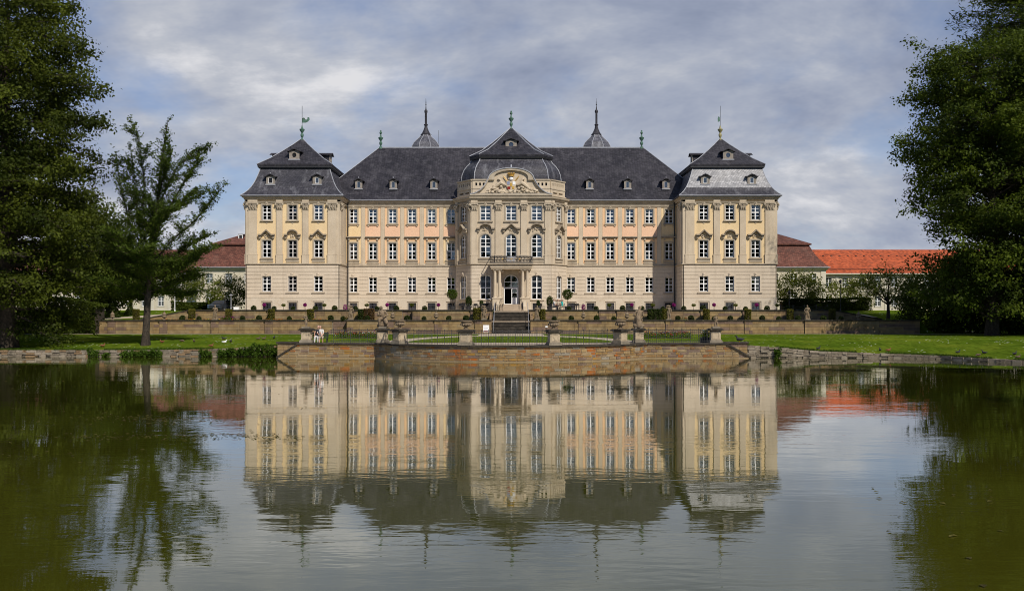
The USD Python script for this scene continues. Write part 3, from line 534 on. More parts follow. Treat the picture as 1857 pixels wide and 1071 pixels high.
def hood(fr, kind, u, zb, w, win, d=0.0):
    """hood above a window: tri, seg or flat"""
    if kind == 'flat':
        m = MB().box(u - w / 2, u + w / 2, d - .02, d + .34, zb + .12, zb + .26).box(u - w / 2 + .06, u + w / 2 - .06, d - .02, d + .22, zb, zb + .12)
        obj('hood', fr.map(m), M['weathered'], win)
        m = MB()
        for s in (-1, 1): m.box(u + s * (w / 2 - .42) - .1, u + s * (w / 2 - .42) + .1, d - .02, d + .2, zb - .28, zb)
        obj('bracket', fr.map(m), M['trim'], win)
        return
    h = .62; e = w * .19
    if kind == 'tri': up = [(w / 2, 0), (w / 2 - e, 0), (0, h), (-w / 2 + e, 0), (-w / 2, 0)]; 
    else: up = [(w / 2, 0), (w / 2 - e, 0)] + [((w / 2 - e) * math.cos(a), .12 + (h - .12) * math.sin(a)) for a in np.linspace(0, PI, 13)] + [(-w / 2 + e, 0), (-w / 2, 0)]
    band = Polygon([(u + x, zb + z + .17) for x, z in up] + [(u + x, zb + z) for x, z in up[::-1]])
    lower = Polygon([(u + x * .97, zb + z) for x, z in up] + [(u + x * .97, zb + z - .12) for x, z in up[::-1]])
    obj('hood', fr.map(extr(band.buffer(0), d - .02, d + .52)), M['weathered'], win)
    obj('hood_moulding', fr.map(extr(lower.buffer(0), d - .02, d + .26)), M['weathered'], win)
    m = MB()
    for s in (-1, 1):
        m.box(u + s * (w / 2 - e * .5) - .15, u + s * (w / 2 - e * .5) + .15, d - .02, d + .3, zb - .3, zb - .1)
        m.ball((u + s * (w / 2 - e * .5), d + .22, zb - .3), (.13, .12, .12), 1)
    obj('bracket', fr.map(m), M['trim'], win)
    obj('carved_relief', lumps(fr, u, d + .03, zb - .06, w * .42, .34, 11, int(abs(u * 31 + zb * 7)) + 5, .085), M['stone'], win)
def window(fr, u, z0, z1, w, arch=0., rows=4, kind='plain', hk=None, blind=None, curtain=None, d=0., dull=False, surround=.19, panel=None):
    op = opening(u, z0, z1, w, arch); H = z1 - z0
    sash = op.difference(op.buffer(-.08, join_style=2))
    zt = z0 + H * (.5 if not arch else .47)
    bars = [sbox(u - .068, z0, u + .068, z1), sbox(u - w / 2, zt - .066, u + w / 2, zt + .066)]
    edges = [z0, zt, z1]
    if rows == 4: edges = [z0, (z0 + zt) / 2, zt, (zt + z1) / 2, z1]
    if rows == 5: edges = [z0, (z0 + zt) / 2, zt, zt + (z1 - arch - zt) * .5, z1 - arch * .95, z1]
    for z in edges[1:-1]: bars.append(sbox(u - w / 2, z - .025, u + w / 2, z + .025))
    if rows == 5: bars.append(sbox(u - w / 2, edges[4] - .05, u + w / 2, edges[4] + .05))
    sash = unary_union([sash] + [b.intersection(op) for b in bars])
    win = obj('window', fr.map(extr(sash, d - .2, d - .14)), M['dull_white' if dull else 'white'], PAL)
    pane = MB(); tl = {}
    for c in (0, 1):
        for k in range(len(edges) - 1):
            key = (c, edges[k] >= zt - 1e-6)
            if key not in tl: tl[key] = rngw.normal(0, .010, 2)
            ta, tb = tl[key] + rngw.normal(0, .0015, 2); uc = u + (c - .5) * w / 2; zc = zt + (.25 if key[1] else -.25) * H
            cell = sbox(u - w / 2 if c == 0 else u, edges[k], u if c == 0 else u + w / 2, edges[k + 1]).intersection(op)
            if cell.is_empty: continue
            p = np.array(cell.exterior.coords)[:-1]
            v = np.column_stack([p[:, 0], d - .17 + ta * (p[:, 0] - uc) + tb * (p[:, 1] - zc), p[:, 1]])
            pane.add(v, np.array([[0, i, i + 1] for i in range(1, len(p) - 1)]))
    obj('pane', fr.map(pane), M['glass'], win)
    if curtain is None: curtain = kind != 'bare' and not blind and rngw.random() < .3
    if blind: obj('blind', fr.map(extr(op.buffer(-.02), d - .27, d - .25)), M[blind], win)
    if curtain:
        for s in (-1, 1):
            cu = MB(); us = np.linspace(0, .42 * w, 13)
            for i in range(12):
                zz = z0 + .1
                cu.add(np.array([[u + s * (w / 2 - a_), d - .4 + .04 * math.sin(a_ * 40), zq] for a_ in us[i:i + 2] for zq in (zz + (a_ / (.42 * w)) ** 1.2 * .9, z1)]), np.array([[0, 1, 3], [0, 3, 2]]))
            obj('curtain', fr.map(cu), M['curtain'], win)
    if kind != 'bare':
        sur = op.buffer(surround, join_style=2).difference(op)
        obj('surround', fr.map(extr(sur, d - .13, d + .07)), M['trim'] if kind != 'ground' else M['ground_stone'], win)
        sw = w + 2 * surround + .22
        sl = MB().box(u - sw / 2, u + sw / 2, d - .13, d + .2, z0 - surround - .02, z0 - surround + .1)
        obj('sill', fr.map(sl), M['trim'], win)
        if kind == 'consoles':
            m = MB()
            for s in (-1, 1): m.box(u + s * (sw / 2 - .22) - .1, u + s * (sw / 2 - .22) + .1, d - .02, d + .13, z0 - surround - .24, z0 - surround - .02)
            obj('bracket', fr.map(m), M['trim'], win)
        if kind == 'apron': obj('apron', fr.map(extr(Polygon([(u + x, z0 - surround - .02 + z) for x, z in ((-.5, 0), (-.42, -.1), (-.22, -.1), (-.14, -.2), (0, -.27), (.14, -.2), (.22, -.1), (.42, -.1), (.5, 0))]), d - .02, d + .06)), M['trim'], win)
        if kind in ('first', 'ground'):
            m = MB().box(u - sw / 2 + .05, u + sw / 2 - .05, d - .02, d + .06, z0 - surround - .34, z0 - surround - .08)
            if kind == 'first': m.box(u - sw / 2, u + sw / 2, d - .02, d + .1, z0 - surround - .42, z0 - surround - .34)
            obj('apron', fr.map(m), M['trim' if kind == 'first' else 'ground_stone'], win)
        kz = z1 + surround
        key = Polygon([(u - .13, z1 - .05), (u + .13, z1 - .05), (u + .2, kz + .22), (u - .2, kz + .22)])
        m = MB().add(extr(key, d - .13, d + .16)); m.ball((u, d + .15, kz + .08), (.09, .09, .17), 1)
        if kind != 'first': obj('keystone', fr.map(m), M['trim' if kind != 'ground' else 'ground_stone'], win)
    if hk: hood(fr, hk, u, z1 + surround + (.42 if hk != 'flat' else .42), w + (1.02 if hk != 'flat' else .98), win, d)
    return op
def cellar(fr, u, w=1.05, d=0.):
    op = sbox(u - w / 2, 3.86, u + w / 2, 4.78); g = [op.difference(op.buffer(-.05, join_style=2))]
    for k in range(1, 6): g.append(sbox(u - w / 2 + w * k / 6 - .014, 3.86, u - w / 2 + w * k / 6 + .014, 4.78))
    for k in range(1, 4): g.append(sbox(u - w / 2, 3.86 + .23 * k - .014, u + w / 2, 3.86 + .23 * k + .014))
    win = obj('cellar_window', fr.map(extr(unary_union(g), d - .1, d - .07)), M['grille'], PAL)
    pane = MB().add(np.array([[op.bounds[0], d - .2, op.bounds[1]], [op.bounds[2], d - .2, op.bounds[1]], [op.bounds[2], d - .2 + rngw.normal(0, .02), op.bounds[3]], [op.bounds[0], d - .2, op.bounds[3]]]), np.array([[0, 1, 2], [0, 2, 3]]))
    obj('pane', fr.map(pane), M['glass'], win)
    return op
def stone_courses(fr, u0, u1, ops, d=0., z0=5.4):
    """banded ground floor: each course a slab with a recessed joint above and below"""
    m = MB(); e = np.arange(z0, STR - .2, .49); e = np.append(e, STR - .02)
    hole = unary_union([o.buffer(.19, join_style=2) for o in ops]) if ops else Polygon()
    for k in range(len(e) - 1):
        m.add(extr(sbox(u0, e[k] + .02, u1, e[k + 1] - .02).difference(hole), d - .02, d + .05))
    obj('stone_courses', fr.map(m), M['ground_stone'], PAL)
    obj('plinth', fr.map(extr(sbox(u0, BASE - .3, u1, z0 - .01).difference(hole), d - .02, d + .09)), M['plinth'], PAL)
def walls(fr, u0, u1, lower_ops, upper_ops, upper_mat):
    lo = sbox(u0, BASE - .5, u1, STR).difference(unary_union(lower_ops)) if lower_ops else sbox(u0, BASE - .5, u1, STR)
    hi = sbox(u0, STR, u1, EAVE + .2).difference(unary_union(upper_ops)) if upper_ops else sbox(u0, STR, u1, EAVE + .2)
    obj('wall', fr.map(extr(lo, -.45, 0)), M['joint'], PAL); obj('wall', fr.map(extr(hi, -.45, 0)), M[upper_mat], PAL)
WG = (6.22, 8.24); WF = (10.68, 12.92); WS = (15.58, 17.52)
for s in (-1, 1):
    # ---- corner pavilion
    fr = Fr((s * XP, YP), (1, 0)); lo, hi = [], []
    for k, u in enumerate((-3.38, 0, 3.38)):
        bl = 'blind' if (s < 0 and k == 1) else None
        lo.append(window(fr, u, *WG, 1.12, kind='ground', blind=bl, dull=bool(bl))); lo.append(cellar(fr, u, 1.08))
        hi.append(window(fr, u, *WF, 1.12, kind='first', hk='seg' if k == 1 else 'tri', blind=bl, dull=bool(bl)))
        hi.append(window(fr, u, *WS, 1.12, kind='apron', blind=bl, dull=bool(bl)))
    walls(fr, -HP, HP, lo, hi, 'yellow'); stone_courses(fr, -HP + .1, HP - .1, lo)
    for u, w in ((-5.2, 1.15), (-1.7, .8), (1.7, .8), (5.2, 1.15)): pilaster(fr, u, w)
    obj('corner_strip', fr.map(MB().box(-HP - .05, -HP + .33, -.3, .07, STR + .1, 17.9).box(HP - .33, HP + .05, -.3, .07, STR + .1, 17.9)), M['stone'], PAL)
    # ---- its inner and outer sides
    f2 = Fr((s * (XP - HP), YW), (0, -1)) if s > 0 else Fr((-XP + HP, YP), (0, 1))
    L = YW - YP
    walls(f2, 0, L, [], [], 'stone'); stone_courses(f2, 0.02, L - .02, [])
    pilaster(f2, .9 if s < 0 else L - .9, 1.0); 
    f3 = Fr((s * (XP + HP), YP), (0, 1)) if s > 0 else Fr((s * (XP + HP), 156.0), (0, -1)); lo, hi = [], []
    uu = [3.2, 6.6, 10.0, 13.4, 17.0] if s > 0 else [21.5 - x for x in (3.2, 6.6, 10.0, 13.4, 17.0)]
    for u in uu:
        lo.append(window(f3, u, *WG, 1.12, kind='ground')); hi.append(window(f3, u, *WF, 1.12, kind='first', hk='tri')); hi.append(window(f3, u, *WS, 1.12, kind='apron'))
    walls(f3, 0, 21.5, lo, hi, 'yellow'); stone_courses(f3, 0.02, 21.48, lo)
    pilaster(f3, .75 if s > 0 else 20.75, 1.15)
    # ---- wing of six bays
    fw = Fr((0, YW), (1, 0)); lo, hi = [], []
    for k in range(6):
        u = s * (8.15 + 2.66 * k)
        lo.append(window(fw, u, *WG, 1.06, kind='ground')); lo.append(cellar(fw, u))
        a = window(fw, u, *WF, 1.06, kind='first', hk='flat'); b = window(fw, u, *WS, 1.06, kind='consoles'); hi += [a, b]
        half = 1.04; hole = unary_union([a.buffer(.19, join_style=2), b.buffer(.19, join_style=2)])
        obj('plaster_panel', fw.map(extr(sbox(u - half, STR + .45, u + half, 17.95).difference(hole).difference(sbox(u - half + .02, 13.8, u + half - .02, 15.2)), -.01, .03)), M['apricot' if k not in (0, 5) else 'yellow'], PAL)
        obj('spandrel_panel', fw.map(extr(sbox(u - half + .02, 13.8, u + half - .02, 15.2), -.01, .035)), M['peach' if k < 5 else 'yellow'], PAL)
        for q in ((-1, 1) if k == 0 else (1,)):
            ul = u + s * q * 1.33
            if k == 5 and q == 1: continue
            obj('lesene', fw.map(MB().box(ul - .27, ul + .27, -.02, .10, STR + .2, 17.9)), M['stone'], PAL)
    a, b = (7.4, XP - HP) if s > 0 else (-XP + HP, -7.4)
    walls(fw, a, b, lo, hi, 'stone'); stone_courses(fw, a + .05, b - .05, lo)
    obj('frieze', fw.map(MB().box(a + .02, b - .02, -.02, .12, 17.92, 18.25)), M['trim'], PAL)
    # ---- slanting bay of the centre
    f4 = Fr((5.25, YC), (2.15, 3.15)) if s > 0 else Fr((-7.4, 138.45), (2.15, -3.15)); L = math.hypot(2.15, 3.15); um = L * .5
    lo = [window(f4, um, 5.3, 8.35, 1.34, arch=.3, kind='ground', curtain=True), cellar(f4, um)]
    hi = [window(f4, um, 10.72, 13.75, 1.3, arch=.62, rows=5, kind='first', hk='tri'), window(f4, um, *WS, 1.3, kind='apron')]
    walls(f4, 0, L, lo, hi, 'stone'); stone_courses(f4, 0.02, L - .02, lo, z0=4.95)
    for u in (.33, L - .33): pilaster(f4, u, .55)
    f5 = Fr((7.4, 138.45), (0, 1)) if s > 0 else Fr((-7.4, YW), (0, -1))
    walls(f5, 0, 1.55, [], [], 'stone')
# ---- centre front
fc = Fr((0, YC), (1, 0)); lo, hi = [], []
for u in (-3.36, 0, 3.36):
    if u: lo.append(window(fc, u, 5.25, 8.4, 1.36, arch=.32, kind='ground', curtain=True)); lo.append(cellar(fc, u))
    hi.append(window(fc, u, 10.72, 13.8, 1.36, arch=.66, rows=5, kind='first', hk='seg' if u else 'tri')); hi.append(window(fc, u, *WS, 1.36, kind='apron'))
door_op = opening(0, 4.56, 8.42, 1.9, .9); lo.append(door_op)
walls(fc, -5.25, 5.25, lo, hi, 'stone'); stone_courses(fc, -5.23, 5.23, lo, z0=4.95)
for u in (-4.85, -1.68, 1.68, 4.85): pilaster(fc, u, .8)
fr_ = door_op.difference(door_op.buffer(-.09, join_style=2)); fr_ = unary_union([fr_, sbox(-.95, 6.62, .95, 6.8), sbox(-.05, 6.7, .05, 8.42).intersection(door_op), sbox(-.95, 7.46, .95, 7.56)]).intersection(door_op)
door = obj('door', fc.map(extr(fr_, -.28, -.18)), M['white'], PAL, label='tall arched white door with one leaf open')
leaf = unary_union([sbox(.02, 4.58, .86, 6.62).difference(sbox(.12, 5.42, .76, 6.0)).difference(sbox(.12, 6.06, .76, 6.54))])
obj('door_leaf', fc.map(extr(leaf, -.27, -.2)), M['white'], door)
dp = MB()
for p in (door_op.buffer(-.05).intersection(sbox(-1, 6.75, 1, 9)), sbox(.12, 5.42, .76, 6.54)): dp.add(extr(p, -.24, -.235))
obj('pane', fc.map(dp), M['glass'], door)
obj('door_leaf', fc.map(MB().box(-.9, -.85, -1.1, -.28, 4.58, 6.62)), M['white'], door, label='white door leaf swung inwards')
obj('door_handle', fc.map(MB().ball((.1, -.17, 5.5), .03)), M['iron'], door)
# ---- interior floors and back rooms so that the windows look into dark rooms
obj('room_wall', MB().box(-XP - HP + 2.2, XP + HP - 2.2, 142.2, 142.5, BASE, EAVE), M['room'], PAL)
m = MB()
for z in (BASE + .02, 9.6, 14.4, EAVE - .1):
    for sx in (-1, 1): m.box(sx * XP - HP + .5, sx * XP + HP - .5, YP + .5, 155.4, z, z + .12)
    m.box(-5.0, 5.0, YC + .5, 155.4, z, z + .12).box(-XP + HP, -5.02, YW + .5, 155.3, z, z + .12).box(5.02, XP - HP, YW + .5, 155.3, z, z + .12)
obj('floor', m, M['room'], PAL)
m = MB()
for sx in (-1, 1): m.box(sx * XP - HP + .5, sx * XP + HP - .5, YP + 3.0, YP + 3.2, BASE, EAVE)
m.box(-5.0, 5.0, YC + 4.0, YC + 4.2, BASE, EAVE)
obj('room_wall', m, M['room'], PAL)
fb = Fr((XP + HP, 156.0), (-1, 0)); obj('wall', fb.map(MB().box(0, 2 * (XP + HP), -.45, 0, BASE - .5, EAVE + .2)), M['stone'], PAL, label='plain rear wall')
# ---- mouldings that run round the whole building
obj('string_course', prof_ring(foot, [(-.02, STR - .02), (.10, STR - .02), (.14, STR + .04), (.20, STR + .06), (.20, STR + .13), (.06, STR + .19), (-.02, STR + .19)]), M['trim'], PAL)
obj('architrave', prof_ring(foot, [(-.02, 17.78), (.17, 17.80), (.17, 17.88), (.22, 17.90), (.22, 17.96), (-.02, 17.98)]), M['trim'], PAL)
obj('cornice', prof_ring(foot, [(-.02, 18.18), (.18, 18.2), (.24, 18.3), (.26, 18.4), (.42, 18.46), (.44, 18.62), (.5, 18.70), (-.3, 18.76)]), M['trim'], PAL)
# ---- roofs
def slab_roof(pts, prof): return prof_ring(pts, prof)
def sq(cx, cy, h): return [(cx - h, cy - h), (cx + h, cy - h), (cx + h, cy + h), (cx - h, cy + h)]
def hips(rings, idx, r=.055, parent=PAL):
    m = MB(); R = np.asarray(rings)
    for i in idx: m.tube(R[:, i] + np.array([0, 0, .02]), r, 5)
    obj('hip_flashing', m, M['lead'], parent)
YQ = YP + HP
def finial(x, y, z, h, vane=0, m_='copper'):
    t = obj('roof_finial', MB().lathe([(.01, -.2), (.3, -.2), (.26, .05), (.11, .16), (.10, .3), (.19, .42), (.24, .62), (.18, .78), (.11, .9), (.16, 1.0), (.34, 1.28), (.36, 1.42), (.16, 1.5), (.10, 1.75), (.08, 1.9), (.02, 1.92)], 12, (x, y, z)), M[m_], PAL, smooth=40)
    if vane == 0: obj('finial_tip', MB().lathe([(.08, 1.88), (.17, 2.0), (.2, 2.12), (.1, 2.28), (.13, 2.36), (.02, 2.5)], 10, (x, y, z)), M[m_], t)
    else:
        obj('rod', MB().tube([(x, y, z + 1.85), (x, y, z + h)], .03, 6), M['iron'], t)
        if vane == 1:
            p = Polygon([(.03, 2.3), (.5, 2.3), (.8, 2.45), (1.05, 2.75), (.95, 3.05), (.7, 3.0), (.72, 2.8), (.55, 2.72), (.4, 2.8), (.35, 2.95), (.15, 3.0), (.03, 2.9)])
            obj('weather_vane', Fr((x, y), (1, 0)).map([lambda a: (a[0] + [0, 0, z], a[1])][0](extr(p, -.02, .02))), M['copper'], t)
        if vane == 2: obj('weather_vane', Fr((x, y), (1, 0)).map([lambda a: (a[0] + [0, 0, z], a[1])][0](extr(Polygon([(-.32, 2.4), (-.05, 2.5), (-.05, 3.0), (-.22, 3.2), (-.34, 2.9)]), -.02, .02))), M['copper'], t)
def dormer(fx, fy, z, w, h, ang, kind):
    """fx, fy: middle of its face at the foot; ang turns the face from -y"""
    c, s_ = math.cos(ang), math.sin(ang); fr = Fr((fx, fy), (c, s_)); Dp = 2.2
    arch = h * .2; face = opening(0, z, z + h, w, 0)
    op = opening(0, z + h * .14, z + h * .82, w * .46, 0) if kind != 'oculus' else Polygon([(w * .21 * math.cos(a), z + h * .5 + h * .27 * math.sin(a)) for a in np.linspace(0, 2 * PI, 17)[:-1]])
    d = obj('dormer', fr.map(extr(face.difference(op), -.12, 0)), M['dormer_face'], PAL)
    obj('cheek', fr.map(MB().box(-w / 2 + .03, w / 2 - .03, -Dp, -.13, z, z + h - .02)), M['slate'], d)
    obj('pane', fr.map(MB().add(np.array([[-w * .3, -.08, z + .05], [w * .3, -.08, z + .05], [w * .3, -.075, z + h - .1], [-w * .3, -.075, z + h - .1]]), np.array([[0, 1, 2], [0, 2, 3]]))), M['glass'], d)
    if kind != 'oculus': obj('window_frame', fr.map(extr(op.difference(op.buffer(-.05, join_style=2)), -.075, -.03)), M['white' if kind == 'arch' else 'lead'], d)
    up = [(-w * .72, z + h - .04), (-w * .5, z + h + .0), (-w * .3, z + h + .16), (0, z + h + .27), (w * .3, z + h + .16), (w * .5, z + h), (w * .72, z + h - .04)]
    roof = Polygon(up + [(x * .97, zz - .11) for x, zz in up[::-1]])
    obj('dormer_roof', fr.map(extr(roof.buffer(0), -Dp, .26)), M['slate'], d)
    obj('sill', fr.map(MB().box(-w * .58, w * .58, -.1, .12, z - .06, z + .06)), M['lead'], d)
    if kind != 'oculus': obj('finial_tip', fr.map(MB().ball((0, .05, z + h + .33), .08)), M['lead'], d)
for s in (-1, 1):
    cx = s * XP; prof = [(6.68, 18.62), (6.68, 18.76), (6.35, 18.98), (5.95, 19.4), (5.55, 19.95), (5.22, 20.6), (4.95, 21.3), (4.72, 22.0), (4.5, 22.75)]
    rings = [ring3(sq(cx, YQ, h), 0, z) for h, z in prof]
    cut = 6 if s > 0 else len(rings)
    obj('mansard_roof', loft(rings[:3 if s > 0 else None] if False else rings, True, True), M['worn_slate'], PAL, label='lower mansard slope of dark worn slate')
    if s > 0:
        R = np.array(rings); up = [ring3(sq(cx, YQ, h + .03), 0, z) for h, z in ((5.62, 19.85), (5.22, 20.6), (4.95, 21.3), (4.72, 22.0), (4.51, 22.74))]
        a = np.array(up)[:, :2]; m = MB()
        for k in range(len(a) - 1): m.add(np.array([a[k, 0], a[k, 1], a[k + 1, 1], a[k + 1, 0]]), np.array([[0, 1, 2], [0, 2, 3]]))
        obj('pale_slates', m, M['pale_slate'], PAL, label='field of pale slate on the right-hand mansard')  # front slope in a paler slate than the rest of this mansard
    hips(rings[1:], (0, 1) if True else ())
    top = [ring3(sq(cx, YQ, h), 0, z) for h, z in ((4.5, 22.70), (4.92, 22.80), (4.95, 23.02), (3.6, 23.95), (2.2, 25.15), (1.0, 26.25), (.16, 27.1))]
    obj('upper_roof', loft(top), M['slate'], PAL); hips(top[2:], (0, 1))
    obj('eave_moulding', prof_ring(sq(cx, YQ, 4.5), [(0, 22.5), (.2, 22.45), (.38, 22.62), (.38, 22.79), (0, 22.8)]), M['iron'], PAL)  # moulding coloured black to paint the shadow line under the roof break
    obj('gutter', MB().tube([(cx - 6.72, YQ - 6.72, 18.7), (cx + 6.72, YQ - 6.72, 18.7)], .06, 6), M['lead'], PAL)
    finial(cx, YQ, 27.05, 4.6, 1 if s < 0 else 2, 'copper' if s < 0 else 'old_copper')
    for dx in (-3.06, 3.06): dormer(cx + dx, YQ - 5.42, 20.25, 1.15, 1.15, 0, 'arch')
    dormer(cx - .25 * s * -1, YQ - 3.95, 23.75, 1.35, 1.2, 0, 'oculus')
    dormer(cx + 3.95, YQ, 23.75, 1.35, 1.2, PI / 2, 'oculus'); dormer(cx - 3.95, YQ, 23.75, 1.35, 1.2, -PI / 2, 'oculus')
    # side wing that runs back from the pavilion
    sw = [(s * 28.55 - 6.1, 146), (s * 28.55 + 6.1, 146), (s * 28.55 + 6.1, 192), (s * 28.55 - 6.1, 192)]
    obj('wall', loft([ring3(sw, 0, BASE - .4), ring3(sw, 0, EAVE)], False, False), M['yellow'], PAL, label='plain wall of the side wing running back')
    v = np.array([[s * 28.55 - 6.6, 146, 18.7], [s * 28.55 + 6.6, 146, 18.7], [s * 28.55 + 6.6, 192, 18.7], [s * 28.55 - 6.6, 192, 18.7], [s * 28.55, 147.5, 25.2], [s * 28.55, 186, 25.2]])
    obj('wing_roof', (v, np.array([[0, 1, 4], [1, 2, 5], [1, 5, 4], [2, 3, 5], [3, 0, 4], [3, 4, 5]])), M['slate'], PAL)
    # downpipe in the corner
    xq = s * (XP - HP - .28)
    obj('downpipe', MB().tube([(xq, YW - .25, BASE), (xq, YW - .25, 18.0), (xq - s * .1, YW - .45, 18.5)], .085, 8), M['iron'], PAL)
# main roof
def rect(o): return [(-27.4 + o, 139.45 + o), (27.4 - o, 139.45 + o), (27.4 - o, 156.55 - o), (-27.4 + o, 156.55 - o)]
zr = lambda o: 18.72 + (8.38) * (o / 8.55) ** 1.0
rings = [ring3(rect(o), 0, z) for o, z in ((0, 18.6), (0, 18.72), (.5, 19.08), (1.1, 19.62), (2.0, 20.52), (8.3, 26.95), (8.54, 27.12))]
obj('main_roof', loft(rings), M['slate'], PAL); hips(rings[1:], (0, 1), .05)
obj('ridge_flashing', MB().box(-18.9, 18.9, 147.85, 148.15, 27.06, 27.2), M['lead'], PAL)
for s in (-1, 1):
    obj('gutter', MB().tube([(s * 7.9, 139.4, 18.66), (s * 21.85, 139.4, 18.66)], .06, 6), M['lead'], PAL)
    finial(s * 18.75, 148, 27.15, 2, 0)
for x in (-20.9, -16.15, -10.6, 10.75, 15.95, 21.2): dormer(x, 141.05, 20.35, .98, 1.25, 0, 'square')
# central domed roof
cen = [(-7.4, 152.0), (-7.4, 138.45), (-5.25, YC), (5.25, YC), (7.4, 138.45), (7.4, 152.0)]
cen = [(x, y) for x, y in cen]
bulb = [(.85, 19.6), (.85, 20.1), (.72, 20.6), (.68, 21.2), (.78, 21.9), (1.02, 22.55), (1.4, 23.1), (1.8, 23.5), (2.05, 23.9), (2.12, 24.25)]
rings = [ring3(cen, -o, z) for o, z in bulb]
obj('dome_roof', loft(rings), M['worn_slate'], PAL, smooth=35); hips(rings, (1, 2, 3, 4), .06)
b0 = offset_ring(cen, -1.8); apex = np.array([0, 143.0])
top = [ring3(cen, -2.1, 24.2), ring3(cen, -1.78, 24.3), ring3(cen, -1.75, 24.52)]
for f, z in ((.28, 25.45), (.55, 26.75), (.8, 28.1), (.985, 29.1)): top.append(np.column_stack([b0 * (1 - f) + apex * f, np.full(6, z)]))
obj('upper_roof', loft(top), M['slate'], PAL); hips(top[2:], (1, 2, 3, 4), .06)
obj('eave_moulding', prof_ring(cen, [(-2.12, 23.95), (-1.95, 24.0), (-1.85, 24.2), (-1.85, 24.29), (-2.12, 24.3)]), M['iron'], PAL)  # black here too, standing in for the shadow under the break
finial(0, 143.0, 29.0, 3, 0)
dormer(0, 139.35, 25.55, 1.5, 1.25, 0, 'oculus')
# attic parapet either side of the gable
def parapet(fr, u0, u1):
    p = sbox(u0, 18.95, u1, 20.85); n = max(3, int((u1 - u0) / .55)); holes = []
    for k in range(n):
        uc = u0 + .25 + (u1 - u0 - .5) * (k + .5) / n; holes.append(sbox(uc - .12, 20.15, uc + .12, 20.55))
    for k in range(2):
        uc = u0 + (u1 - u0) * (.3 + .4 * k); holes.append(sbox(uc - (u1 - u0) * .15, 19.14, uc + (u1 - u0) * .15, 19.34))
    a = obj('parapet', fr.map(extr(p.difference(unary_union(holes)), -.42, -.1)), M['stone'], PAL)
    obj('parapet_rail', fr.map(MB().box(u0 - .02, u1 + .02, -.5, .0, 20.85, 21.0).box(u0, u1, -.46, -.04, 19.7, 19.8)), M['trim'], a)
    obj('recess', fr.map(MB().box(u0 + .05, u1 - .05, -.52, -.44, 18.95, 20.85)), M['iron'], a)  # black sheet behind the openings stands in for the shade in them
for s in (-1, 1):
    f4 = Fr((5.25, YC), (2.15, 3.15)) if s > 0 else Fr((-7.4, 138.45), (2.15, -3.15)); parapet(f4, .15, 3.66)
    parapet(fc, *((3.1, 5.1) if s > 0 else (-5.1, -3.1)))
# gable with the coat of arms
side = [(5.3, 18.98), (4.7, 19.1), (4.1, 19.45), (3.6, 19.95), (3.25, 20.5), (3.0, 21.0)]
arch = [(2.95 * math.cos(a), 21.0 + 1.38 * math.sin(a)) for a in np.linspace(0, PI, 19)]
out = side + arch + [(-x, z) for x, z in side[::-1]]
G = Polygon(out).buffer(0)
inner = [(4.6, 19.12), (3.95, 19.5), (3.4, 20.05), (3.05, 20.6), (2.95, 20.85), (2.2, 20.85), (2.2, 21.25)] + [(2.2 * math.cos(a), 21.25 + .85 * math.sin(a)) for a in np.linspace(.15, PI - .15, 13)] + [(-2.2, 21.25), (-2.2, 20.85), (-2.95, 20.85), (-3.05, 20.6), (-3.4, 20.05), (-3.95, 19.5), (-4.6, 19.12)]
IN = Polygon(inner).buffer(0)
gab = obj('gable', fc.map(extr(G, -.5, .12)), M['stone'], PAL, label='curved gable carrying the coat of arms')
obj('gable_rim', fc.map(extr(G.difference(IN), .12, .42)), M['trim'], gab)
cap = G.buffer(.1, join_style=1).difference(G).intersection(sbox(-6, 18.97, 6, 24))
obj('gable_coping', fc.map(extr(cap, -.6, .5)), M['lead'], gab)
obj('gable_base', fc.map(MB().box(-5.4, 5.4, -.3, .5, 18.78, 18.97)), M['trim'], gab)
obj('gable_ornament', fc.map(MB().ball((0, .1, 22.62), (.12, .12, .3), 2)), M['lead'], gab)
sh = Polygon([(-.62, 20.75), (.62, 20.75), (.66, 20.2), (.45, 19.6), (0, 19.3), (-.45, 19.6), (-.66, 20.2)])
arms = obj('coat_of_arms', fc.map(extr(sh, .1, .3)), M['stone'], PAL, label='carved coat of arms with gilded crown')
for k, (x0, x1, z0, z1, mm) in enumerate(((-.55, -.18, 20.22, 20.65, 'blue_paint'), (.2, .55, 20.22, 20.65, 'white'), (-.14, .14, 20.0, 20.45, 'gold'), (-.5, -.1, 19.65, 19.98, 'f_red'), (.12, .42, 19.65, 20.0, 'gold'))):
    obj('shield_field', fc.map(MB().box(x0, x1, .29, .34, z0, z1)), M[mm], arms)
cr = MB().lathe([(.3, 0), (.36, .02), (.36, .1), (.3, .12), (.34, .2), (.44, .34)], 12, (0, .3, 21.3))
for k in range(8): cr.ball((.42 * math.cos(k * PI / 4), .3 + .42 * math.sin(k * PI / 4) * .6, 21.68), .09, 1)
for a in (-.26, 0, .26): cr.ball((a, .34, 21.62), (.13, .12, .16), 1)
obj('crown', fc.map(cr), M['gold'], arms)
obj('helmet', fc.map(MB().ball((0, .3, 21.02), (.28, .22, .25), 2)), M['white'], arms)
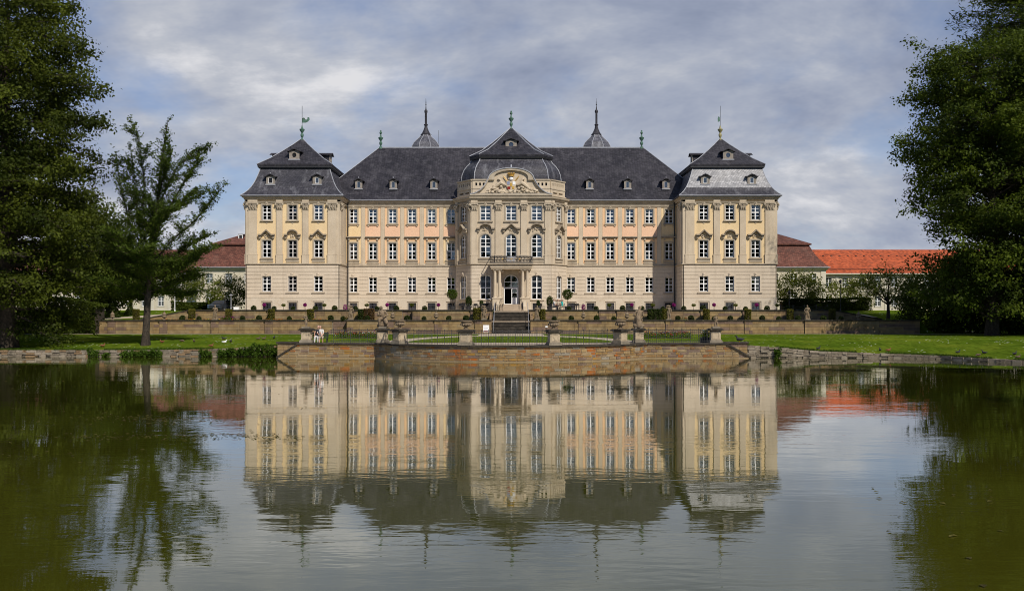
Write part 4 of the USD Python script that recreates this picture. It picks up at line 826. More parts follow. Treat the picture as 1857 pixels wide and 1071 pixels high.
for s in (-1, 1):
    obj('crossed_staff', fc.map(MB().tube([(s * .5, .3, 20.7), (s * 1.0, .3, 21.35)], .06, 6)), M['gold'], arms)
    sup = MB(); rr = np.random.default_rng(60 + s)
    for k in range(44):
        t = rr.random() ** .8; x = s * (.75 + 2.6 * t); top = 21.1 - 1.75 * t; z = rr.uniform(19.2, max(19.45, top)); r = rr.uniform(.08, .20)
        sup.ball((x, .16 + rr.uniform(0, .26), z), (r * rr.uniform(.8, 1.4), r, r), 1)
    sup.tube([(s * .8, .25, 20.2), (s * 1.4, .3, 20.5), (s * 1.8, .3, 20.2), (s * 2.4, .25, 19.7), (s * 3.0, .2, 19.5)], [.18, .26, .22, .16, .09], 7).tube([(s * 1.2, .3, 20.5), (s * 1.5, .3, 20.95), (s * 1.75, .3, 21.0)], [.12, .15, .1], 7)
    sup.tube([(s * 1.0, .25, 19.3), (s * 1.9, .3, 19.6), (s * 2.6, .28, 19.3), (s * 3.2, .25, 19.5)], [.1, .13, .11, .08], 7)
    obj('supporter', fc.map(sup), M['stone'], arms)
obj('scroll_base', lumps(fc, 0, .2, 19.32, 2.6, .3, 26, 77, .13), M['stone'], arms)
# ---- portal and balcony
por = obj('portico', MB().box(-2.62, 2.62, YC - 2.15, YC - .02, 9.12, 9.32).box(-2.7, 2.7, YC - 2.25, YC - .02, 9.32, 9.6), M['stone'], PAL, label='columned portico carrying the balcony')
for s in (-1, 1):
    obj('column_base', MB().box(s * 1.8 - .62, s * 1.8 + .62, YC - 2.15, YC - .02, BASE, 5.3).box(s * 1.8 - .68, s * 1.8 + .68, YC - 2.2, YC - .02, 5.3, 5.42), M['s_buff'] if False else M['stone'], por)
    obj('back_pier', MB().box(s * 1.8 - .58, s * 1.8 + .58, YC - .5, YC - .02, 5.42, 9.12), M['stone'], por)
    for dx in (-.3, .3):
        c = obj('column', MB().lathe([(.26, 5.42), (.26, 5.5), (.22, 5.56), (.24, 5.62), (.2, 5.68), (.205, 6.8), (.17, 8.78), (.2, 8.8), (.2, 8.84), (.17, 8.86), (.19, 8.95), (.25, 9.0)], 14, (s * 1.8 + dx, YC - 1.75, 0)), M['stone'], por, smooth=40)
        cp = MB().box(s * 1.8 + dx - .26, s * 1.8 + dx + .26, YC - 2.02, YC - 1.48, 9.0, 9.11)
        for q in (-1, 1): cp.ball((s * 1.8 + dx + q * .22, YC - 1.98, 8.95), (.08, .06, .08), 1)
        obj('capital', cp, M['trim'], c)
    obj('globe_lamp', MB().ball((s * 1.14, YC - 1.4, 8.85), .2, 2).tube([(s * 1.14, YC - 1.4, 9.05), (s * 1.14, YC - 1.4, 9.12)], .03), M['stone'], por)
    # stair wings and handrail
    ck = Polygon([(YC - 4.0, BASE), (YC - 2.2, BASE), (YC - 2.2, 5.0), (YC - 2.6, 5.0), (YC - 4.0, 4.25)]); v, f = extr(ck, 0, .35)
    obj('stair_cheek', (np.column_stack([s * (1.55 + v[:, 1]), v[:, 0], v[:, 2]]), f), M['stone'], por)
    hr = MB().tube([(s * 1.3, YC - 4.1, BASE + .85), (s * 1.3, YC - 1.6, 5.5), (s * 1.3, YC - .4, 5.5)], .03)
    for y_, z_ in ((YC - 4.1, BASE), (YC - 1.6, 4.56), (YC - .4, 4.56)): hr.tube([(s * 1.3, y_, z_), (s * 1.3, y_, z_ + .9)], .025)
    obj('handrail', hr, M['iron'], por)
for k in range(6): obj('step', MB().box(-1.5 + .02 * k, 1.5 - .02 * k, YC - 4.1 + .36 * k, YC - .03, BASE - .05 + .15 * k, BASE + .15 + .15 * k), M['new_step'], por)
balc = obj('balcony', MB().box(-2.72, 2.72, YC - 2.35, YC - .02, 9.62, 9.72).box(-2.85, 2.85, YC - 2.5, YC - .02, 9.72, 9.86), M['trim'], PAL, label='stone balcony with curved wrought iron railing')
def rail_pt(t):    # bowed plan of the railing
    x = -2.75 + 5.5 * t; return x, YC - 2.1 - .32 * math.sin(PI * t) ** .8
g = MB(); P0 = [(-2.75, YC - .1)] + [rail_pt(t) for t in np.linspace(0, 1, 19)] + [(2.75, YC - .1)]
for z in (9.93, 10.74): g.tube([(x, y, z) for x, y in P0], .055, 6)
g.tube([(x, y, 10.05) for x, y in P0], .03, 5)
obj('rail', g, M['iron'], balc)
rr = np.random.default_rng(5)
for i in range(15):      # scroll panels
    g = MB(); gg = MB()
    for j in range(2):
        t0 = (i + .25 + .5 * j) / 15; x, y = rail_pt(t0)
        g.tube([(x, y, 9.95), (x, y, 10.72)], .026, 4)
        for sg in (-1, 1):
            th = np.linspace(0, 4.6, 12); r = .17 * (1 - th / 6); g.tube([(x + sg * (.02 + r_ * math.cos(a) * .8), y - .01, 10.34 + sg * .16 + r_ * math.sin(a)) for a, r_ in zip(th, r)], .048, 4)
    obj('scroll_panel', g, M['iron' if i not in (6, 7, 8) else 'lead'], balc)
    if i in (4, 7, 10): x, y = rail_pt((i + .5) / 15); obj('gilded_leaf', gg.ball((x, y - .03, 10.36), (.06, .03, .11), 1).ball((x - .08, y - .03, 10.44), (.05, .02, .04), 1).ball((x + .08, y - .03, 10.44), (.05, .02, .04), 1), M['gold'], balc)
M['tower_slate'] = slate('tower_slate', (0.07, 0.07, 0.085), (0.13, 0.13, 0.15), (0.3, 0.3, 0.32), 0.6)
# ---- the two courtyard towers whose caps rise behind the ridge
for s in (-1, 1):
    x, y = s * 15.4, 186.0
    tw = obj('tower', MB().box(x - 2.5, x + 2.5, y - 2.5, y + 2.5, 4, 32.0), M['stone'], PAL, label='courtyard tower rising behind the main roof ridge')
    oct_ = [(2.75, 32.0), (2.72, 32.7), (2.6, 33.3), (2.28, 33.9), (1.75, 34.45), (1.22, 34.9), (.9, 35.4)]
    cap = obj('onion_dome', MB().lathe(oct_, 8, (x, y, 0), PI / 8), M['tower_slate'], tw)
    ribs = MB()
    for k in range(8):
        a = k * PI / 4 + PI / 8; ribs.tube([(x + r * math.cos(a), y + r * math.sin(a), z) for r, z in oct_], .05, 5)
    obj('rib', ribs, M['lead'], cap)
    obj('spire', MB().lathe([(.95, 35.35), (.98, 35.5), (.8, 35.6), (.6, 35.95), (.36, 36.5), (.24, 37.0), (.36, 37.15), (.36, 37.28), (.2, 37.4), (.19, 39.3), (.3, 39.5), (.28, 39.8), (.12, 40.0), (.06, 40.6), (.02, 42.0)], 10, (x, y, 0)), M['slate'], tw, smooth=50)
    v_ = MB().ball((x, y, 40.9), (.12, .12, .14), 1).tube([(x - .15, y, 41.3), (x + .15, y, 41.3)], .025, 5); obj('cross', v_, M['iron'], tw)
obj('lightning_rod', MB().tube([(-10.4, 148, 27.1), (-10.4, 148, 29.6)], .03, 5), M['iron'], PAL)
def move(prim, p): prim.GetAttribute('xformOp:translate').Set(Gf.Vec3d(*map(float, p)))
# ------------------------------------------------------------------ trees, shrubs and other plants
def leaves(P, size, rng, up=0.35, var=0.35):
    """one small folded diamond of two triangles at each point"""
    P = np.asarray(P, float); n = len(P)
    nrm = rng.normal(size=(n, 3)); nrm[:, 2] = np.abs(nrm[:, 2]) + up; nrm /= np.linalg.norm(nrm, axis=1, keepdims=True)
    a = np.cross(nrm, rng.normal(size=(n, 3))); a /= np.linalg.norm(a, axis=1, keepdims=True) + 1e-9; b = np.cross(nrm, a)
    L = (size * rng.uniform(1 - var, 1 + var, n))[:, None]; W = L * .62
    v = np.stack([P - a * L * .5, P + b * W * .5 + nrm * L * .1, P + a * L * .5, P - b * W * .5 + nrm * L * .1], 1).reshape(-1, 3)
    k = np.arange(n)[:, None] * 4
    return v, np.vstack([k + [0, 1, 2], k + [0, 2, 3]])
def long_leaves(P, size, rng):
    P = np.asarray(P, float); n = len(P)
    a = rng.normal(size=(n, 3)) * [1, 1, .7] + [0, 0, -.35]; a /= np.linalg.norm(a, axis=1, keepdims=True)
    b = np.cross(a, rng.normal(size=(n, 3))); b /= np.linalg.norm(b, axis=1, keepdims=True)
    L = (size * rng.uniform(.7, 1.3, n))[:, None]; W = L * .26
    v = np.stack([P - a * L * .5, P + b * W * .5, P + a * L * .5, P - b * W * .5], 1).reshape(-1, 3)
    k = np.arange(n)[:, None] * 4
    return v, np.vstack([k + [0, 1, 2], k + [0, 2, 3]])
def puff(C, per, sig, size, rng):
    """leaves round each centre, facing outwards and up from it, so that a clump has a lit top and a dark underside"""
    off = rng.normal(size=(len(C) * per, 3)) * np.asarray(sig); P = np.repeat(np.asarray(C, float), per, 0) + off; n = len(P)
    nrm = off / (np.linalg.norm(off, axis=1, keepdims=True) + 1e-9) * 1.0 + [0, 0, .45] + rng.normal(0, .45, (n, 3)); nrm /= np.linalg.norm(nrm, axis=1, keepdims=True)
    a = np.cross(nrm, rng.normal(size=(n, 3))); a /= np.linalg.norm(a, axis=1, keepdims=True) + 1e-9; b = np.cross(nrm, a)
    L = (size * rng.uniform(.65, 1.35, n))[:, None]; W = L * .64
    v = np.stack([P - a * L * .5, P + b * W * .5, P + a * L * .5, P - b * W * .5], 1).reshape(-1, 3); k = np.arange(n)[:, None] * 4
    return v, np.vstack([k + [0, 1, 2], k + [0, 2, 3]])
def cluster(C, per, sig, rng):
    """PER points around each centre; sig: spread along x, y, z"""
    C = np.repeat(np.asarray(C, float), per, 0)
    return C + rng.normal(size=C.shape) * np.asarray(sig)
def trunk_mesh(pts, radii, rng, n=12, flare=.5):
    pts = np.asarray(pts, float); radii = np.array(radii, float)
    v, f = tube(pts, radii, n)
    k = len(pts) * n; c = np.repeat(pts, n, 0); h = v[:k, 2] - pts[0, 2]
    wob = 1 + .12 * (meshkit.noise(v[:k] * [2.2, 2.2, .35]) - .5) * 2 + flare * np.exp(-h / (radii[0] * 1.6)) * (meshkit.noise(np.column_stack([v[:k, :2] * 3, h * 0])))
    v[:k] = c + (v[:k] - c) * wob[:, None]
    return v, f
def bough_tree(name, label, x, y, H, Lfun, nb, seed, leaf, size, mat_, lean=(0, 0), r0=.55, h0=2.0, droop=.25, rise=.15, per=9, group=None, sig=(.34, .34, .17), dens=2.2, kind='leaf', azim=None, cat='tree', thin=1.0, gap=.40, ball=0, bal_r=.75):
    rng = np.random.default_rng(seed); z0 = float(land(x, y)) - .1
    t = thing(name, label, cat, (x, y, z0), 0, group)
    spine = lambda h: np.array([lean[0] * (h / H) ** 1.4, lean[1] * (h / H) ** 1.4, h])
    hs = np.linspace(0, H * .97, 14)
    obj('trunk', trunk_mesh([spine(h) + [.15 * math.sin(h * .5 + seed), .15 * math.cos(h * .4), 0] for h in hs], [max(.04, r0 * (1 - (h / H)) ** .8) for h in hs], rng), M['bark'], t, smooth=60)
    wood = MB(); C = []
    for i in range(nb):
        f = (i + rng.uniform(.2, .8)) / nb; h = h0 + (H - h0) * f ** .9; az = i * 2.39996 + rng.uniform(-.4, .4) if azim is None else azim(rng, i)
        L = Lfun(h) * rng.uniform(.72, 1.06); d = np.array([math.cos(az), math.sin(az), 0.]); sd = np.array([-d[1], d[0], 0.])
        tt = np.linspace(0, 1, 8); bend = rng.uniform(-.25, .25); rs, dr = rise * rng.uniform(.6, 1.5), droop * rng.uniform(.5, 1.4)
        pos = spine(h)[None] + L * (tt[:, None] * d + bend * (tt ** 2)[:, None] * sd) + np.array([0, 0, L]) * (rs * tt - dr * tt ** 2)[:, None]
        wood.tube(pos, np.linspace(max(.05, r0 * .22 * (1 - h / H) + .03), .012, 8), 5)
        m = max(3, int(L * dens)); 
        for j in range(m):
            s = .18 + .82 * (j + rng.random()) / m; p = np.array([np.interp(s, tt, pos[:, k]) for k in range(3)]); sgn = 1 if j % 2 else -1
            ln = L * .40 * (1.08 - .72 * s) * rng.uniform(.5, 1.2) + .25; an = rng.uniform(.4, 1.25) * sgn
            dd = d * math.cos(an) + sd * math.sin(an); q = p + dd * ln + [0, 0, rng.uniform(-.25, .15) * ln]
            if ln > .9: wood.tube([p, (p + q) / 2 + [0, 0, .05], q], [.022, .014, .008], 3, False)
            kk = max(1, int(ln / .42)); 
            for e in range(kk + 1): C.append(p + (q - p) * (e + rng.random() * .6) / (kk + .6))
            if ball:
                o = rng.normal(size=(ball, 3)); o /= np.linalg.norm(o, axis=1, keepdims=True); C += list(q + o * [bal_r, bal_r, bal_r * .72] * rng.uniform(.45, 1.0, (ball, 1)))
    C = np.array(C); C = C[(rng.random(len(C)) < thin) & (meshkit.fbm(C * [.30, .30, .42] + seed, 3) > gap)]
    obj('branches', wood, M['bark'], t, smooth=True)
    obj('crown', puff(C, per, sig, size, rng) if kind == 'leaf' else long_leaves(cluster(C, per, sig, rng), size, rng), M[leaf], t)
    return t
def blob_tree(name, label, x, y, trunk_h, cz, rad, seed, nclump, per, size, leaf, group=None, cat='tree', r0=.18, scale_z=1.0, limbs=7, z=None, sig=.42, inner=.35, cx=0., cy=0., thing_=None, stem=True):
    """a rounded crown made of leaf clumps set through an ellipsoid, on limbs that reach them"""
    rng = np.random.default_rng(seed); z0 = float(land(x, y)) if z is None else z
    t = thing(name, label, cat, (x, y, z0), 0, group)
    rad = np.asarray(rad, float)
    d = rng.normal(size=(nclump, 3)); d /= np.linalg.norm(d, axis=1, keepdims=True); rr = inner + (1 - inner) * rng.random(nclump) ** .5
    lump = 1 + .28 * (meshkit.fbm(d * 2.1 + seed, 3) - .5) * 2
    C = d * (rr * lump)[:, None] * rad + [cx, cy, cz]
    C = C[C[:, 2] > .12]
    if stem:
        top = np.array([cx * .6, cy * .6, cz])
        obj('trunk', trunk_mesh([[0, 0, -.1], [cx * .1, cy * .1, trunk_h * .5], [cx * .3, cy * .3, trunk_h], top * .5 + [cx * .2, cy * .2, trunk_h * .5]], [r0, r0 * .85, r0 * .7, r0 * .35], rng, 8), M['bark'], t, smooth=60)
        w = MB()
        for k in rng.choice(len(C), min(limbs, len(C)), replace=False):
            b = np.array([cx * .3, cy * .3, trunk_h * rng.uniform(.75, 1.0)]); e_ = C[k]; w.tube([b, (b + e_) / 2 + rng.normal(0, .15, 3), e_], [r0 * .4, r0 * .22, .02], 5)
        if limbs: obj('branches', w, M['bark'], t, smooth=True)
    obj('crown', puff(C, per, (sig, sig, sig * .75), size, rng), M[leaf], t)
    return t
# big layered tree on the left bank
Lp = [(0, 3.0), (1.8, 5.2), (4, 7.4), (7.5, 8.8), (11, 8.8), (13.5, 7.8), (16, 7.2), (18.5, 8.3), (22, 8.2), (26, 7.3), (29.5, 6.2), (33, 4.2), (36, 1.2)]
bough_tree('lawn_tree', 'huge dark tree with layered drooping boughs at the left edge', px(10, 88), 88, 36, lambda h: np.interp(h, [a for a, _ in Lp], [b for _, b in Lp]) * .97, 205, 101, 'leaf_alder', .26, None, r0=.75, h0=1.4, droop=.30, rise=.22, per=11, sig=(.34, .34, .24), dens=1.35, ball=6, bal_r=.95, gap=.385)
bough_tree('lawn_tree', 'tall broad tree just behind the left bank tree, partly hidden', px(-90, 97), 97, 33, lambda h: np.interp(h, [0, 5, 14, 24, 33], [4, 8.5, 9.5, 7, 1]), 90, 102, 'leaf_alder', .36, None, r0=.6, droop=.25, per=8, dens=1.9)
blob_tree('round_tree', 'round leafy tree behind the huge left tree and the hedge', px(165, 124), 124, 2.5, 8.2, (5.0, 4.6, 6.6), 103, 720, 26, .34, 'leaf_round', r0=.4, sig=.5)
blob_tree('round_tree', 'smaller dense tree between the hedge and the slender lawn tree', px(196, 132), 132, 2.0, 5.6, (3.8, 3.8, 5.2), 104, 480, 26, .34, 'leaf_round', r0=.3, sig=.45)
# slender young tree (fan leaved) in the middle of the left lawn
def fan_tree():
    rng = np.random.default_rng(111); D = 90.0; x0 = px(264, D); z0 = float(land(x0, D)); t = thing('young_tree', 'slender young tree with upswept branches on the left lawn', 'tree', (x0, D, z0 - .05))
    q = lambda a, b, dy=0.: np.array([px(a, D) - x0, dy, pz(b, D) - z0])
    tp = [(264, 626), (265, 600), (267, 560), (269, 520), (274, 470), (280, 420), (285, 370), (290, 320), (297, 265), (305, 214)]
    tpts = np.array([q(a, b) for a, b in tp])
    obj('trunk', trunk_mesh(tpts, [.36, .31, .28, .25, .2, .16, .12, .09, .06, .02], rng, 12), M['bark'], t, smooth=60)
    B = [([(269, 520), (255, 430), (246, 380), (240, 330), (230, 255)], .5), ([(272, 480), (262, 400), (268, 330), (258, 260), (243, 214)], -.8), ([(255, 440), (235, 400), (215, 350), (203, 300), (199, 284)], 1.2), ([(280, 420), (292, 350), (318, 300), (340, 275), (353, 263)], .6),
         ([(275, 465), (300, 400), (330, 350), (352, 310), (376, 292)], -1.2), ([(273, 480), (310, 430), (345, 400), (375, 365), (405, 325)], .8), ([(270, 500), (300, 470), (330, 440), (352, 425), (368, 418)], 2.0), ([(285, 370), (300, 330), (318, 300), (325, 270)], -1.5),
         ([(270, 510), (300, 495), (335, 470), (365, 460), (392, 448)], -1.0), ([(269, 520), (240, 500), (215, 485), (196, 470)], .5), ([(270, 505), (240, 470), (222, 440), (214, 425)], -1.5), ([(268, 530), (300, 515), (330, 505), (352, 500)], 1.0), ([(268, 535), (245, 525), (225, 520), (208, 515)], -1.0), ([(268, 535), (285, 530), (305, 535)], 2.5), ([(268, 535), (255, 530), (240, 540)], 2.5), ([(280, 430), (262, 390), (250, 350)], 2.2), ([(276, 450), (290, 405), (305, 370)], -2.4),
         ([(283, 400), (300, 380), (322, 350), (335, 335)], 2.8), ([(272, 490), (290, 440), (312, 400), (330, 380)], -3.0), ([(272, 490), (255, 450), (240, 425)], -3.2), ([(270, 510), (310, 480), (335, 450)], 3.6), ([(270, 515), (285, 480), (300, 455)], -4.0), ([(270, 515), (250, 480), (235, 462)], 4.0)]
    wood = MB(); C, S = [], []
    main = [(tpts[4:], .1)]
    for pl, dep in B:
        n = len(pl); p = np.array([q(a, b, dep * (i / (n - 1)) ** .8 * 1.4) for i, (a, b) in enumerate(pl)])
        p[1:-1] += rng.normal(0, .08, (n - 2, 3)); wood.tube(p, np.linspace(.085, .012, n), 6); main.append((p, 0.15))
    for p, start in list(main)[1:]:
        for t_ in (.35, .6, .8):
            i_ = min(int(t_ * (len(p) - 1)), len(p) - 2); b_ = p[i_] + (p[i_ + 1] - p[i_]) * (t_ * (len(p) - 1) - i_); tn = p[i_ + 1] - p[i_]; tn /= np.linalg.norm(tn)
            az = rng.uniform(0, 2 * PI); L_ = rng.uniform(1.3, 2.6) * (1.2 - .6 * t_); d_ = tn * .55 + np.array([math.cos(az), math.sin(az), .12]) * .75
            pp = np.array([b_, b_ + d_ * L_ * .5 + rng.normal(0, .08, 3), b_ + d_ * L_ + [0, 0, .12 * L_]]); wood.tube(pp, [.035, .02, .008], 4); main.append((pp, .2))
    for p, start in main:
        seg = np.linalg.norm(np.diff(p, axis=0), axis=1); cum = np.r_[0, np.cumsum(seg)]; s = cum[-1] * start
        while s < cum[-1]:
            c = np.array([np.interp(s, cum, p[:, k]) for k in range(3)]); i = min(np.searchsorted(cum, s) - 1, len(p) - 2); tn = (p[i + 1] - p[i]) / seg[i]
            f = s / cum[-1]
            for _ in range(3 if c[2] < 7.5 else 2 if f < .9 else 1):
                az = rng.uniform(0, 2 * PI); o = np.array([math.cos(az), math.sin(az), .25]); low = np.clip((9.5 - c[2]) / 5.0, 0, 1); L = rng.uniform(.2, 1.25) * (1.25 - .75 * f) * (1 + .9 * low)
                e = c + (o + tn * .55) * L
                if L > .4: wood.tube([c, e], [.02, .008], 3, False)
                for g in np.arange(.1, 1.01, .27 / max(L, .27)): C.append(c + (e - c) * g); S.append(.10 + .07 * low)
            s += rng.uniform(.13, .24)
    obj('branches', wood, M['bark'], t, smooth=True)
    C, S = np.array(C), np.array(S); per = 8
    P = np.repeat(C, per, 0) + rng.normal(size=(len(C) * per, 3)) * np.repeat(S, per)[:, None]
    obj('crown', leaves(P, .185, rng, .6), M['leaf_ginkgo'], t)
fan_tree()
# dark trees on the right
Rp = [(0, 5.5), (3, 6.5), (6, 6.4), (10, 6.8), (13, 7.6), (17, 8.2), (20, 7.4), (24, 7.2), (28, 6.4), (31, 3.0)]
bough_tree('park_tree', 'big dark tree right of the orange roof, its crown reaching over the lawn', px(1800, 105), 105, 29, lambda h: np.interp(h * 1.06, [a for a, _ in Rp], [b for _, b in Rp]) * 1.06, 190, 121, 'leaf_dark', .29, None, r0=.6, h0=1.5, droop=.10, rise=.42, per=11, sig=(.36, .36, .30), dens=1.1, ball=7, bal_r=1.15, gap=.40)
bough_tree('park_tree', 'tall dark tree at the right edge behind the lawn', px(1900, 109), 109, 27, lambda h: np.interp(h, [0, 6, 15, 25, 34], [6, 8, 9, 7.5, 1.5]), 110, 122, 'leaf_dark', .36, None, r0=.7, h0=1.5, droop=.15, rise=.3, per=9, sig=(.42, .42, .3), dens=1.9)
bough_tree('overhanging_tree', 'tall tree with long narrow leaves overhanging at the upper right edge', px(1935, 112), 112, 41, lambda h: np.interp(h, [0, 20, 27, 32, 36, 41], [1.0, 2.0, 7.5, 10.8, 11.8, 7.0]), 200, 123, 'leaf_dark', .5, None, r0=.6, h0=21, droop=.18, rise=.28, per=5, sig=(.40, .40, .34), dens=1.9, kind='long')
for i, (xx, yy, lab) in enumerate(((1700, 119, 'dark bushy tree at the foot of the big right-hand tree'), (1760, 117, 'black-green shrub under the big right-hand tree'), (1830, 114, 'dark leafy shrub at the right end of the lawn'), (1905, 113, 'dense dark shrub cut by the right edge'))):
    blob_tree('shade_shrub', lab, px(xx, yy), yy, 1.2, 3.2 + (i % 2), (4.2, 3.6, 4.2 + (i % 2)), 130 + i, 420, 26, .32, 'leaf_dark', cat='shrub', z=LAWN, r0=.15, sig=.45)
# trees of the same wood beyond the right edge; they shade the ones in view
for i, (xx, yy, h) in enumerate(((67, 97, 24), (66, 86, 29), (74, 107, 27))):
    bough_tree('park_tree', ['dark tree of the wood beyond the right edge, nearest the lawn', 'dark tree beyond the right edge, standing closest to the pond', 'dark tree deepest in the wood beyond the right edge'][i], xx, yy, h, (lambda h_: np.interp(h_, [0, 10, 14, 20, 26], [.5, 1.5, 4.6, 5.4, 1.5])) if False else lambda h_: np.interp(h_, [0, 6, 15, 25, 34], [5, 8, 8.5, 7, 1.5]), 70, 140 + i, 'leaf_dark', .5, None, r0=.6, h0=2, droop=.15, rise=.3, per=6, sig=(.5, .5, .35), dens=1.6)
for i, (xx, yy, h) in enumerate(((46.5, 42, 31), (40, 17, 28))):  # unseen trees added to keep the sun off the right-hand water
    bough_tree('park_tree', ['tall unseen tree added on the right shore to shade the pond, farther one', 'tall unseen tree added on the right shore to shade the pond, nearer one'][i], xx, yy, h, lambda h_: np.interp(h_, [0, 6, 15, 25, 32], [3, 6.5, 8, 7, 1.5]), 80, 146 + i, 'leaf_dark', .5, None, r0=.6, h0=3, droop=.15, rise=.3, per=7, sig=(.5, .5, .35), dens=1.6)
# clipped hedge on the left
def leafy_box(name, label, x0, x1, y0, y1, z0, h0, h1, n, size, leaf, seed, cat='hedge', rnd=.35):
    rng = np.random.default_rng(seed); t = thing(name, label, cat, ((x0 + x1) / 2, (y0 + y1) / 2, z0)); w, d = (x1 - x0) / 2, (y1 - y0) / 2
    u = rng.random((n, 3)); side = rng.random(n)
    P = np.column_stack([(u[:, 0] * 2 - 1) * w, np.where(side < .55, -d + np.abs(rng.normal(0, .18, n)), (u[:, 1] * 2 - 1) * d), u[:, 2]])
    hh = h0 + (h1 - h0) * (P[:, 0] + w) / (2 * w); P[:, 2] = np.where(side < .55, P[:, 2], 1 - np.abs(rng.normal(0, .06, n))) * hh
    bump = (meshkit.fbm(np.column_stack([P[:, 0] * .5 + seed, P[:, 1] * 0, P[:, 2] * .6]), 3) - .5) * 2 * rnd
    P[:, 1] -= bump; P[:, 2] += bump * .6 * (P[:, 2] > hh * .8)
    P[:, 2] = np.maximum(P[:, 2], .05)
    obj('stems', MB().box(-w + .3, w - .3, -d + .45, d - .1, 0, min(h0, h1) * .8), M['earth'], t)
    obj('foliage', leaves(P, size, rng), M[leaf], t)
leafy_box('tall_hedge', 'tall dark leafy hedge at the left end of the lower terrace wall', px(-60, 111), px(172, 111), 110.8, 114.5, LAWN, 5.0, 3.4, 16000, .26, 'leaf_round', 151, rnd=.6)
leafy_box('clipped_hedge', 'long clipped hedge right of the palace in front of the orange roofed building', px(1413, 150), px(1572, 150), 148, 151, TERR - .2, 1.9, 2.1, 9000, .24, 'leaf_round', 152)
leafy_box('clipped_hedge', 'clipped dark hedge left of the palace behind the sloping path', px(318, 150), px(405, 150), 148, 151, TERR - .2, 1.5, 1.4, 5000, .24, 'leaf_round', 153)
# smaller trees around the service buildings
blob_tree('shrub_tree', 'bushy round tree against the left corner of the palace', px(412, 146), 146, 1.0, 2.5, (3.0, 2.5, 2.6), 161, 240, 22, .25, 'leaf_light', z=TERR - .1, r0=.15)
blob_tree('shrub_tree', 'bushy round tree against the right corner of the palace', px(1446, 152), 152, 1.2, 3.0, (3.9, 3.0, 2.9), 162, 300, 22, .25, 'leaf_light', z=TERR - .1, r0=.15)
blob_tree('small_tree', 'small tree behind the hedge and the dark lamp post', px(1524, 158), 158, 1.2, 3.3, (2.5, 2.2, 2.2), 163, 105, 20, .25, 'leaf_light', z=TERR - .2, r0=.14)
blob_tree('small_tree', 'small tree between the lamp post and the spreading tree', px(1566, 150), 150, 1.3, 3.6, (2.3, 2.2, 2.5), 164, 110, 20, .25, 'leaf_light', z=TERR - .6, r0=.16)
blob_tree('small_tree', 'spreading light green tree before the orange roofed building', px(1611, 132), 132, 2.2, 4.6, (3.7, 3.0, 2.4), 165, 130, 22, .24, 'leaf_light', z=2.75, r0=.24, limbs=14, sig=.34)
blob_tree('small_tree', 'light shrubby tree at the edge of the dark right-hand trees', px(1652, 136), 136, 1.4, 2.7, (2.4, 2.2, 2.0), 166, 110, 22, .24, 'leaf_light', z=2.75, r0=.14)
blob_tree('small_tree', 'gnarled little tree left of the slender lawn tree before the cream building', px(238, 134), 134, 2.2, 4.6, (3.6, 3.0, 2.3), 167, 150, 22, .25, 'leaf_light', z=3.0, r0=.24, limbs=12, sig=.36)
blob_tree('small_tree', 'loose light tree half hidden behind the slender lawn tree', px(330, 150), 150, 1.8, 4.2, (3.6, 3.0, 2.8), 168, 170, 22, .26, 'leaf_light', z=3.5, r0=.18)
def cone_shrub(x, y, z, h, r, lab, seed):
    rng = np.random.default_rng(seed); t = thing('cone_shrub', lab, 'shrub', (x, y, z)); n = 1500; f = rng.random(n) ** .6; a = rng.uniform(0, 2 * PI, n); rr = r * (1 - (1 - f) ) * np.sqrt(rng.uniform(.6, 1, n))
    obj('trunk', MB().tube([(0, 0, 0), (0, 0, h * .8)], [.06, .02], 6), M['bark'], t)
    obj('foliage', leaves(np.column_stack([rr * np.cos(a), rr * np.sin(a), h * (1 - f) + .08]), .16, rng), M['leaf_box'], t)
cone_shrub(px(204, 126), 126, 2.8, 1.9, 1.0, 'small cone shaped conifer behind the lower wall, leftmost', 171)
cone_shrub(px(236, 130), 130, 3.0, 1.6, .85, 'small cone shaped conifer beside the gnarled little tree', 172)
# topiary: clipped columns, balls and standards
def column_shrub(h, leaf, seed, label):
    rng = np.random.default_rng(seed); t = thing('column_shrub', label, 'shrub'); n = 1300; a = rng.uniform(0, 2 * PI, n); z = rng.random(n) * h; top = rng.random(n) < .2
    rr = np.where(top, .36 * np.sqrt(rng.random(n)), .36) + rng.normal(0, .02, n); z = np.where(top, h + rng.normal(0, .03, n), z)
    obj('foliage', leaves(np.column_stack([rr * np.cos(a), rr * np.sin(a), z]), .12, rng), M[leaf], t); obj('stem', MB().lathe([(.01, 0), (.28, .05), (.28, h - .1), (.01, h - .05)], 10), M['earth'], t)
    return t
cols = [(415, 'beside the statue on the far left'), (492, 'fifth bay of the left lower wall'), (563, 'above the couple on the bench'), (865, 'left of the stairs'), (983, 'right of the stairs'), (1281, 'behind the right corner pedestal'), (1356, 'midway along the right wall'), (1509, 'at the right end of the upper wall'), (247, 'out on the left slope'), (348, 'at the left end of the upper wall'), (1433, 'beside the statue in the right shade'), (1180, 'first of the four in a row right of the urn'), (1188, 'second of the four in a row'), (1197, 'third of the four in a row'), (1205, 'last of the four in a row, next to the statue')]
cs = column_shrub(1.25, 'leaf_col', 181, 'clipped yellowish column shrub by the upper wall, beside the statue on the far left')
cg = None
